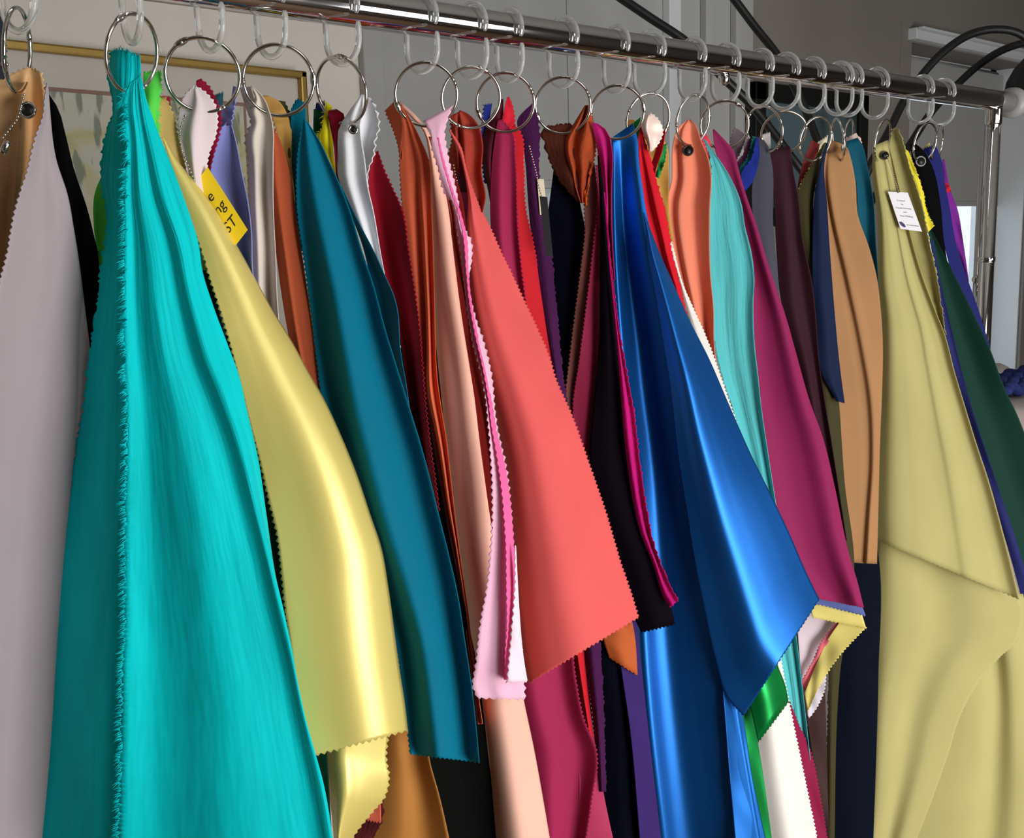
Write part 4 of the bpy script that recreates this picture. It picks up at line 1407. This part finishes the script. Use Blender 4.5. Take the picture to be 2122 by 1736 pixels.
part(gsl, 'side_fold', (0, 140, 62), 'satin', h + 0.036,
  [[(1500, 1250), (1524, 1420), (1550, 1594), (1590, 1790)], [(1530, 1250), (1548, 1420), (1574, 1560), (1606, 1790)]], [(0, .0, .0), (1, .010, .010)], grow=.01)
S('narrow green swatch edge beside the blue satin top', (28, 142, 66), 'velvet', h + 0.024,
  [[(1313, 254), (1320, 300), (1332, 440)], [(1327, 243), (1330, 280), (1344, 440)]], zig='R')
S('pale blush satin swatch rolled at its ring', (240, 214, 202), 'sateen', h + 0.008,
  [[(1343, 234), (1328, 250), (1333, 275), (1342, 298), (1345, 312)],
   [(1345, 240), (1346, 262), (1350, 285), (1350, 302), (1348, 314)],
   [(1347, 233), (1363, 246), (1374, 272), (1366, 295), (1351, 314)]],
  [(0, .004, .004), (.35, -.003, -.003), (.6, .004, .004), (1, .008, .008)], zig='R', grow=0, ncol=40)
red, _, _ = S('scarlet crinkled swatch right of the blue satin', (222, 28, 46), 'crinkle', h + 0.013,
  [[(1322, 286), (1325, 340), (1330, 391), (1336, 442), (1362, 530), (1404, 650), (1440, 740)],
   [(1328, 260), (1343, 314), (1358, 365), (1376, 429), (1384, 467), (1391, 515), (1409, 588), (1420, 638), (1446, 730)]],
  [(0, -.002, -.002), (.4, .002, .003), (.6, -.003, -.003), (1, .004, .004)], fray='R', amp=.0012)
part(red, 'turned_arm', (218, 26, 44), 'crinkle', h + 0.022,
  [[(1370, 268), (1357, 318), (1346, 355), (1350, 400)], [(1379, 272), (1373, 310), (1358, 362), (1364, 400)]], [(0, .003, .003), (1, -.003, -.003)], grow=0)
S('green velvet edge beside the scarlet fold', (34, 136, 66), 'velvet', h + 0.028,
  [[(1374, 300), (1363, 345), (1358, 366)], [(1382, 297), (1377, 335), (1365, 369)]], zig='R')
S('mustard swatch showing behind scarlet and coral', (214, 160, 78), 'matte', h + 0.034,
  [[(1294, 248), (1330, 330), (1356, 380), (1372, 440), (1380, 500)], [(1312, 248), (1382, 300), (1386, 350), (1386, 430), (1396, 500)]])
h = Hd(1345)
S('long white pinked swatch behind the blue satin fold', (240, 234, 226), 'matte', h + 0.030,
  [[(1384, 500), (1402, 560), (1440, 700), (1486, 880), (1516, 1100), (1540, 1300), (1564, 1500), (1600, 1790)],
   [(1392, 500), (1415, 588), (1437, 640), (1461, 693), (1507, 820), (1534, 900), (1585, 1150), (1615, 1350), (1640, 1480), (1665, 1600), (1704, 1790)]],
  [(0, .0, .004), (.4, -.003, -.004), (.7, .002, .004), (1, .006, .010)], zig='R')

# ---- ring 11
h = Hd(1434)
lco, _, _ = S('light coral swatch with an eyelet right of scarlet', (244, 142, 112), 'matte', h + 0.002,
  [[(1424, 249), (1404, 266), (1394, 302), (1391, 378), (1380, 420), (1380, 451), (1391, 515), (1409, 588), (1440, 700), (1475, 820), (1505, 930)],
   [(1430, 247), (1441, 257), (1452, 289), (1468, 327), (1473, 353), (1471, 438), (1473, 578), (1478, 629), (1481, 731), (1502, 830), (1530, 930)]],
  [(0, -.002, -.002), (.19, .003, .004), (.27, -.002, -.002), (.42, -.001, -.001), (.64, .005, .006), (.74, .003, .003), (1, -.007, -.009)], grow=.15)
eyelet(lco, 1426, 312, h - 0.005, 0.0048, M_BRONZE)
aq, da, ma = S('aqua crinkled silk swatch with a frayed left edge', (92, 196, 200), 'crinkle', h + 0.010,
  [[(1458, 288), (1470, 320), (1473, 345), (1468, 416), (1470, 553), (1475, 629), (1480, 705), (1496, 780), (1512, 830), (1545, 950), (1580, 1150), (1605, 1320), (1625, 1420), (1640, 1600)],
   [(1462, 289), (1475, 310), (1497, 340), (1519, 378), (1536, 421), (1544, 470), (1557, 522), (1563, 573), (1561, 629), (1563, 705), (1571, 782), (1577, 840), (1590, 930), (1604, 1020), (1626, 1150), (1650, 1320), (1662, 1420), (1682, 1600)]],
  [(0, -.003, -.003), (.3, .003, .004), (.6, .002, .002), (.85, .004, .005), (1, -.001, -.002)], fray='L', amp=.0014)
fringe(aq, ma, da[0], da[3][:, 0], da[3][:, 1], per=2, length=0.003, seed=12)
S('small rose red swatch tip above the aqua one', (222, 62, 84), 'matte', h + 0.020,
  [[(1448, 282), (1456, 330)], [(1462, 276), (1470, 290), (1476, 330)]], zig='R')
S('crimson swatch strip low between white and aqua', (142, 26, 66), 'matte', h + 0.004,
  [[(1586, 1330), (1618, 1430), (1641, 1495), (1668, 1620), (1700, 1790)], [(1606, 1330), (1632, 1440), (1655, 1500), (1678, 1552), (1701, 1660), (1722, 1790)]],
  [(0, 0, 0), (1, .006, .006)], zig='R', grow=.01)

# ---- ring 12
h = Hd(1503)
S('magenta pink swatch spreading right of the aqua one', (150, 38, 88), 'matte', h + 0.004,
  [[(1477, 268), (1480, 300), (1490, 340), (1508, 400), (1526, 480), (1544, 580), (1552, 700), (1560, 800), (1578, 950), (1600, 1060), (1640, 1170), (1697, 1240)],
   [(1480, 268), (1501, 289), (1521, 314), (1531, 353), (1546, 404), (1567, 464), (1587, 532), (1607, 593), (1628, 655), (1648, 726), (1679, 835), (1703, 900), (1731, 1015), (1758, 1143), (1776, 1203), (1790, 1259)]],
  [(0, -.002, -.002), (.35, .003, .005), (.6, .001, .002), (.85, -.005, -.007), (1, -.004, -.004)], zig='B')
S('thin periwinkle swatch hem under the magenta pink one', (98, 110, 172), 'matte', h + 0.018,
  [[(1660, 1180), (1688, 1250)], [(1762, 1190), (1794, 1276)]], zig='B', grow=0)
yl, _, _ = S('pale yellow swatch turned back below the magenta pink hem', (232, 214, 124), 'matte', h + 0.024,
  [[(1660, 1200), (1684, 1279)], [(1764, 1200), (1795, 1302)]], zig='B', grow=0)
part(yl, 'turned_band', (232, 214, 124), 'matte', h + 0.028,
  [[(1742, 1285), (1712, 1330), (1690, 1380), (1667, 1436)], [(1795, 1299), (1742, 1356), (1704, 1411), (1674, 1474)]],
  [(0, .004, .004), (1, -.002, -.002)], zig='R', grow=0)
S('rose edged swatch sliver inside the yellow fold', (224, 104, 120), 'matte', h + 0.034,
  [[(1735, 1286), (1700, 1335), (1682, 1375), (1657, 1420)], [(1750, 1290), (1716, 1332), (1694, 1380), (1670, 1430)]], zig='L')
S('lilac white swatch inside the yellow fold', (226, 208, 216), 'matte', h + 0.042,
  [[(1648, 1230), (1655, 1340), (1662, 1420)], [(1750, 1240), (1714, 1335), (1672, 1424)]], [(0, 0, 0), (1, .006, .006)])
S('lilac white swatch tip below the yellow fold', (220, 210, 222), 'matte', h + 0.046,
  [[(1680, 1380), (1674, 1440), (1673, 1482)], [(1712, 1380), (1708, 1430), (1692, 1466), (1677, 1487)]], zig='R')
S('cobalt blue velvet swatch curl on the thirteenth ring', (26, 40, 118), 'velvet', h + 0.010,
  [[(1567, 284), (1557, 327), (1536, 360), (1540, 393)], [(1571, 286), (1574, 315), (1568, 353), (1555, 383), (1545, 395)]], [(0, -.003, -.003), (1, .003, .003)], fray='L')
S('sea green velvet edge beside the cobalt curl', (36, 128, 130), 'velvet', h + 0.013,
  [[(1560, 282), (1549, 325), (1529, 355), (1532, 385)], [(1568, 284), (1560, 327), (1540, 360), (1542, 388)]], zig='L')
S('plum velvet edge on the thirteenth ring', (88, 42, 70), 'velvet', h + 0.016,
  [[(1552, 288), (1538, 325), (1522, 350), (1528, 380)], [(1562, 283), (1551, 325), (1532, 355), (1535, 382)]], zig='L')
S('white velvet edge beside the plum one', (212, 200, 204), 'velvet', h + 0.019,
  [[(1547, 284), (1532, 322), (1518, 345)], [(1555, 284), (1541, 325), (1526, 352)]], zig='L')
S('mauve grey swatch curled behind the velvet edges', (122, 106, 116), 'matte', h + 0.024,
  [[(1522, 264), (1514, 290), (1520, 330), (1528, 380)], [(1530, 268), (1550, 284), (1550, 320), (1545, 380)]], [(0, .002, .002), (1, -.002, -.002)], zig='L')
h = Hd(1575)
S('charcoal grey swatch right of the magenta pink one', (74, 74, 84), 'matte', h + 0.004,
  [[(1562, 285), (1566, 330), (1558, 390), (1560, 450), (1574, 520), (1596, 650), (1640, 800), (1690, 1000), (1720, 1120)],
   [(1570, 283), (1587, 294), (1597, 327), (1602, 467), (1610, 553), (1616, 620), (1650, 760), (1700, 950), (1740, 1120)]],
  [(0, 0, 0), (.5, -.002, -.003), (1, .003, .003)])

# ---- ring 14
h = Hd(1626)
S('dark plum brown swatch under the dark ring', (56, 25, 36), 'matte', h + 0.004,
  [[(1591, 309), (1597, 340), (1604, 420), (1608, 500), (1618, 620), (1655, 760), (1690, 950), (1715, 1120)],
   [(1612, 306), (1622, 345), (1630, 420), (1638, 500), (1650, 620), (1678, 760), (1708, 950), (1735, 1120)],
   [(1637, 303), (1646, 365), (1653, 400), (1664, 500), (1682, 580), (1699, 760), (1724, 920), (1755, 1120)]],
  [(0, .002, .002), (.4, -.003, -.003), (.7, .003, .003), (1, -.003, -.003)])
S('dark brown swatch low between crimson and navy', (70, 48, 46), 'matte', h + 0.022,
  [[(1650, 1390), (1670, 1480), (1688, 1600), (1705, 1790)], [(1708, 1390), (1712, 1500), (1714, 1600), (1720, 1790)]])
S('white swatch tip at the dark ring hinge', (196, 188, 186), 'matte', h + 0.016,
  [[(1578, 280), (1580, 340)], [(1596, 274), (1598, 340)]], zig='T')
h = Hd(1682)
S('brownish red swatch left of the olive one', (142, 54, 52), 'matte', h + 0.020,
  [[(1682, 290), (1666, 330), (1653, 387), (1652, 440)], [(1699, 299), (1692, 330), (1674, 380), (1672, 440)]])
S('cream swatch tip above the olive one', (218, 206, 178), 'matte', h + 0.026,
  [[(1692, 297), (1694, 314)], [(1716, 280), (1711, 310)]], zig='T')
ol, do_, mo_ = S('olive swatch with a yellow green frayed edge', (66, 62, 36), 'matte', h + 0.012,
  [[(1708, 296), (1678, 349), (1653, 400), (1655, 450), (1672, 560), (1688, 700), (1694, 770), (1698, 900), (1728, 1160), (1718, 1400), (1708, 1790)],
   [(1712, 295), (1702, 340), (1688, 392), (1688, 500), (1704, 600), (1724, 700), (1738, 830), (1750, 1000), (1770, 1166), (1740, 1400), (1728, 1790)]],
  [(0, 0, 0), (.5, -.003, -.003), (1, .003, .003)], fray='L', amp=.0014)
fringe(ol, fabric((186, 172, 96), 'matte'), do_[0], do_[3][:70, 0], do_[3][:70, 1], per=4, length=0.0026, seed=5)
S('dark navy swatch with a pinked lower edge left of tan', (22, 34, 66), 'matte', h + 0.006,
  [[(1712, 296), (1701, 333), (1690, 392), (1683, 500), (1683, 600), (1688, 700), (1698, 762), (1732, 830)],
   [(1716, 297), (1708, 340), (1713, 417), (1722, 553), (1730, 655), (1738, 740), (1744, 790), (1750, 834)]],
  [(0, 0, 0), (.5, -.003, -.003), (1, .003, .003)], zig='B')

h = Hd(1738)
tn_, _, _ = S('tan peach swatch with a long crease and straight hem', (174, 128, 86), 'matte', h - 0.004,
  [[(1716, 313), (1701, 335), (1709, 417), (1716, 500), (1724, 604), (1734, 800), (1745, 960), (1757, 1100), (1762, 1165)],
   [(1717, 318), (1716, 370), (1722, 420), (1757, 579), (1784, 706), (1805, 840), (1808, 950), (1800, 1080), (1795, 1167)],
   [(1757, 307), (1766, 340), (1773, 380), (1777, 443), (1800, 510), (1815, 566), (1825, 643), (1829, 706), (1828, 800), (1824, 900), (1820, 1050), (1817, 1168)]],
  [(0, -.002, -.002), (.25, .001, .001), (.44, .002, .002), (.5, -.002, -.002), (.7, .001, .001), (1, .004, .005)], grow=.1, ncol=40)
part(tn_, 'turned_top', (174, 128, 86), 'matte', h + 0.004,
  [[(1723, 291), (1711, 312), (1702, 336)], [(1742, 297), (1746, 315), (1748, 334)], [(1757, 307), (1761, 320), (1764, 334)]], [(0, .004, .004), (1, .002, .002)], grow=0)
S('navy black swatch below the tan hem', (14, 19, 32), 'matte', h + 0.046,
  [[(1745, 1100), (1738, 1166), (1722, 1300), (1716, 1500), (1712, 1790)], [(1812, 1100), (1822, 1166), (1820, 1400), (1808, 1790)]],
  [(0, 0, 0), (.6, -.004, -.004), (1, .004, .004)])
h = Hd(1760)
S('dark teal swatch right of the tan peach one', (14, 84, 104), 'matte', h + 0.008,
  [[(1754, 293), (1760, 330), (1772, 370), (1778, 450), (1790, 540), (1800, 620)],
   [(1777, 285), (1786, 298), (1797, 341), (1810, 417), (1815, 500), (1819, 560), (1822, 630)]],
  [(0, 0, 0), (.5, .003, .003), (1, -.004, -.004)])
S('pale pink frayed swatch tip above the dark teal one', (214, 186, 178), 'matte', h + 0.016,
  [[(1752, 288), (1758, 340)], [(1772, 275), (1780, 281), (1788, 320)]], fray='TR')

# ---- ring 17
h = Hd(1813)
kh, dk, mk = S('khaki yellow swatch with layered pinked hems', (190, 180, 118), 'matte', h + 0.000,
  [[(1808, 303), (1809, 366), (1818, 443), (1820, 579), (1827, 655), (1825, 800), (1819, 950), (1815, 1060), (1815, 1118)],
   [(1840, 290), (1850, 330), (1866, 400), (1886, 484), (1912, 574), (1938, 643), (1958, 694), (1978, 770), (1999, 840), (2022, 915), (2050, 1000), (2075, 1090), (2098, 1180), (2113, 1242)]],
  [(0, .012, .020), (.10, .003, .004), (.28, .000, -.001), (.58, .002, .003), (.63, .001, .001), (.8, .003, .006), (.93, .003, .007), (1, -.001, -.002)], zig='B', grow=.1)
eyelet(kh, 1833, 322, h - 0.002, 0.0046, M_BRONZE)
o, d2, m2 = part(kh, 'shaded_side', (190, 180, 118), 'matte', h + 0.004,
  [[(1850, 268), (1842, 300), (1850, 335), (1864, 400), (1884, 484), (1910, 574), (1936, 643), (1956, 694)],
   [(1863, 267), (1874, 303), (1884, 341), (1897, 379), (1912, 430), (1925, 494), (1938, 553), (1949, 620), (1960, 694)]],
  [(0, .008, .008), (.7, .004, .004), (1, -.006, -.006)], fray='RT', grow=0)
fringe(kh, m2, d2[0], d2[3][:, -1], d2[3][:, -2], per=2, length=0.002, seed=21)
fringe(kh, m2, d2[0], d2[3][0, :], d2[3][1, :], per=5, length=0.004, seed=22, droop=-.3)
part(kh, 'middle_layer', (190, 180, 118), 'matte', h + 0.022,
  [[(1820, 1060), (1816, 1137), (1812, 1283), (1805, 1430), (1798, 1613), (1790, 1790)],
   [(2030, 1060), (2085, 1180), (2122, 1275), (2113, 1320), (2069, 1364), (2032, 1408), (2007, 1448), (1988, 1488), (1966, 1558), (1950, 1605), (1880, 1790)]],
  [(0, .014, .014), (.10, .002, .002), (.25, .0, .0), (.45, .008, .008), (.7, .000, .002), (1, .004, .006)], zig='R', grow=0)
part(kh, 'back_layer', (190, 180, 118), 'matte', h + 0.046,
  [[(1950, 1230), (1960, 1400), (1920, 1600), (1860, 1790)], [(2120, 1230), (2160, 1450), (2200, 1790)]],
  [(0, 0, 0), (.4, -.004, -.004), (.55, .006, .006), (.7, -.006, -.006), (1, .0, .0)], grow=0)
yf, dyf, myf = S('bright yellow frilled swatch edge behind khaki', (226, 212, 60), 'velvet', h + 0.014,
  [[(1872, 306), (1885, 345), (1900, 400), (1914, 450), (1924, 480)], [(1882, 313), (1897, 350), (1913, 400), (1922, 445), (1936, 468)]], fray='R', amp=.0022)
fringe(yf, myf, dyf[0], dyf[3][:, -1], dyf[3][:, -2], per=3, length=0.0025, seed=31)
h = Hd(1880)
S('indigo swatch strip between khaki and dark green', (40, 44, 104), 'matte', h - 0.004,
  [[(1928, 495), (1938, 553), (1956, 690), (1996, 840), (2046, 1000), (2090, 1140), (2132, 1300)], [(1934, 500), (1947, 570), (1974, 690), (2013, 840), (2062, 990), (2106, 1120), (2156, 1300)]],
  [(0, 0, 0), (1, -.004, -.004)])
S('dark green swatch falling to the right edge', (18, 56, 46), 'matte', h + 0.004,
  [[(1917, 450), (1930, 515), (1945, 600), (1962, 670), (1989, 770), (2006, 840), (2036, 930), (2070, 1040), (2106, 1150), (2150, 1300)],
   [(1922, 458), (1940, 495), (1963, 540), (2014, 643), (2050, 719), (2086, 814), (2104, 850), (2128, 910), (2165, 1010), (2240, 1200)]],
  [(0, .0, .0), (.4, .006, .008), (1, -.004, -.006)])
h = Hd(1908)
bk, _, _ = S('black swatch with a white eyelet right of khaki', (10, 10, 11), 'matte', h + 0.002,
  [[(1886, 300), (1890, 330), (1900, 380), (1914, 430), (1926, 480), (1944, 570)],
   [(1894, 296), (1909, 307), (1930, 341), (1948, 417), (1956, 500), (1975, 600), (2000, 700)]],
  [(0, .002, .002), (.5, -.002, -.002), (1, .004, .004)], zig='L')
eyelet(bk, 1908, 334, h - 0.003, 0.0060, M_GREYPL)
h = Hd(1951)
S('navy swatch beside the black one at the far end', (34, 38, 104), 'matte', h - 0.010,
  [[(1913, 309), (1930, 345), (1945, 420), (1960, 520), (1990, 620), (2030, 720)],
   [(1938, 300), (1950, 328), (1958, 379), (1969, 440), (1980, 500), (2002, 570), (2028, 643), (2052, 720)]],
  [(0, -.003, -.003), (1, .004, .004)], zig='T')
S('purple swatch at the far right end of the rail', (118, 38, 140), 'matte', h + 0.004,
  [[(1953, 331), (1958, 380), (1968, 440), (1979, 500), (1998, 560)], [(1957, 330), (1969, 392), (1983, 430), (1996, 500), (2003, 550), (2008, 585)]], zig='L')
S('tiny red swatch bit beside the purple one', (196, 34, 44), 'matte', h - 0.002,
  [[(1957, 376), (1962, 400)], [(1966, 382), (1971, 396)]])
S('pale yellow swatch tip above the navy one', (214, 206, 130), 'matte', h - 0.004,
  [[(1914, 306), (1918, 330)], [(1926, 294), (1932, 325)]], fray='T')


# ------------------------------------------------------------------ cards, tags and chains
# yellow card on the blush swatch
hd_c = Hd(419) + 0.011
cd, cp, cn = card([(392, 395), (430, 346), (513, 476), (475, 525)], hd_c, M_PAPER_Y,
                  'yellow paper card with black lettering tucked beside the yellow satin', name='paper_card', cat='card')
ex = nrm(cp[1] - cp[0])
ey = -nrm(cp[2] - cp[1])
span = np.linalg.norm(cp[1] - cp[0])


def on_card(px, py):
    return at(px, py, hd_c)


for txt, x_, y_, sz in (('e', 437, 421, 0.0105), ('ng', 452, 449, 0.0105), ('ST', 473, 486, 0.0105)):
    o_ = on_card(x_, y_)
    lettering(cd, txt, o_, nrm(on_card(x_ + 22, y_ - 28) - o_), nrm(on_card(x_ - 27, y_ - 42) - o_), cn, sz, M_INK, 'LEFT')

# white tag with small print on the khaki swatch
hd_t = Hd(1827) - 0.016
tg, tp, tn = card([(1840, 397), (1881, 399), (1911, 480), (1866, 474)], hd_t, M_PAPER_W,
                  'small white printed tag hanging on the khaki swatch')
tx = nrm(tp[1] - tp[0])
ty = nrm(tp[0] - tp[3])


def tag_pt(u, v):
    a = tp[0] * (1 - u) + tp[1] * u
    b = tp[3] * (1 - u) + tp[2] * u
    return a * (1 - v) + b * v


for txt, v_, sz in (('Created', 0.24, 0.0030), ('by', 0.335, 0.0030), ('Claudia Downey', 0.44, 0.0029), ('and', 0.54, 0.0030), ('Sara Wilding', 0.65, 0.0031)):
    lettering(tg, txt, tag_pt(0.5, v_), nrm(tag_pt(0.9, v_) - tag_pt(0.1, v_)), nrm(tag_pt(0.5, 0.2) - tag_pt(0.5, 0.8)), tn, sz, M_INK)
bl = [tag_pt(0.17 + 0.11 * math.cos(a) + 0.05 * math.sin(a), 0.87 + 0.075 * math.sin(a)) + tn * 0.0002
      for a in [2 * math.pi * k / 20 for k in range(20)]]
link('printed_mark', mesh_from(bl, [tuple(range(20))]), M_PURPLE, tg, False)
us = [(0.36, 0.46), (0.48, 0.56), (0.57, 0.70), (0.72, 0.82), (0.83, 0.93)]
vs, fs = [], []
for (a, b) in us:
    k = len(vs)
    vs += [tag_pt(a, 0.855) + tn * 0.0002, tag_pt(b, 0.855) + tn * 0.0002, tag_pt(b, 0.875) + tn * 0.0002, tag_pt(a, 0.875) + tn * 0.0002]
    fs.append((k, k + 1, k + 2, k + 3))
link('small_print', mesh_from(vs, fs), M_INKGREY, tg, False)
link('ball_chain', chain_mesh([(1838, 322), (1846, 345), (1853, 368), (1858, 385), (1862, 399)], hd_t - 0.001), M_STEEL, tg)

# further tags
t_, _, _ = card([(1118, 406), (1134, 408), (1146, 532), (1131, 530)], Hd(1047) + 0.004, M_PAPER_K, 'narrow black card hanging below a ball chain by the purple swatch')
link('ball_chain', chain_mesh([(1097, 303), (1104, 330), (1111, 358), (1116, 384), (1122, 406)], Hd(1047) + 0.002), M_STEEL, t_)
card([(1113, 371), (1127, 371), (1134, 445), (1119, 445)], Hd(1047) + 0.02, M_PAPER_C, 'cream card showing behind the narrow black card')
mv, mp_, mn = card([(946, 361), (969, 361), (974, 500), (950, 500)], Hd(976) + 0.004, M_PAPER_M, 'mauve and plum card between the pink and the coral swatches')
a_, b_, c_, d_ = at(946, 360, Hd(976) + 0.0035), at(969, 360, Hd(976) + 0.0035), at(970.5, 398, Hd(976) + 0.0035), at(947, 398, Hd(976) + 0.0035)
link('plum_band', mesh_from([a_, b_, c_, d_], [(0, 1, 2, 3)]), M_PLUMFILM, mv, False)
link('ball_chain', chain_mesh([(940, 342), (943, 358), (948, 380)], Hd(976) + 0.001), M_STEEL, mv)

# bead chain with its metal clasp on the tan swatch at the left edge
ch = link('bead_chain', chain_mesh([(50, 196), (44, 220), (36, 245), (22, 265), (6, 285)], Hd(28) - 0.006), M_STEEL, None, True,
          label='steel bead chain dangling on the tan swatch at the left edge', cat='chain')
link('chain_clasp', tube_mesh([at(18, 292, Hd(28) - 0.007), at(4, 316, Hd(28) - 0.007)], 0.0022, 12), M_STEEL, ch)
ch2 = link('bead_chain', chain_mesh([(383, 240), (377, 258), (372, 276), (374, 300), (384, 330), (396, 358), (402, 372)], Hd(419) - 0.002, 0.0024, 0.001), M_STEEL, None, True,
           label='steel bead chain hanging from the blush swatch', cat='chain')
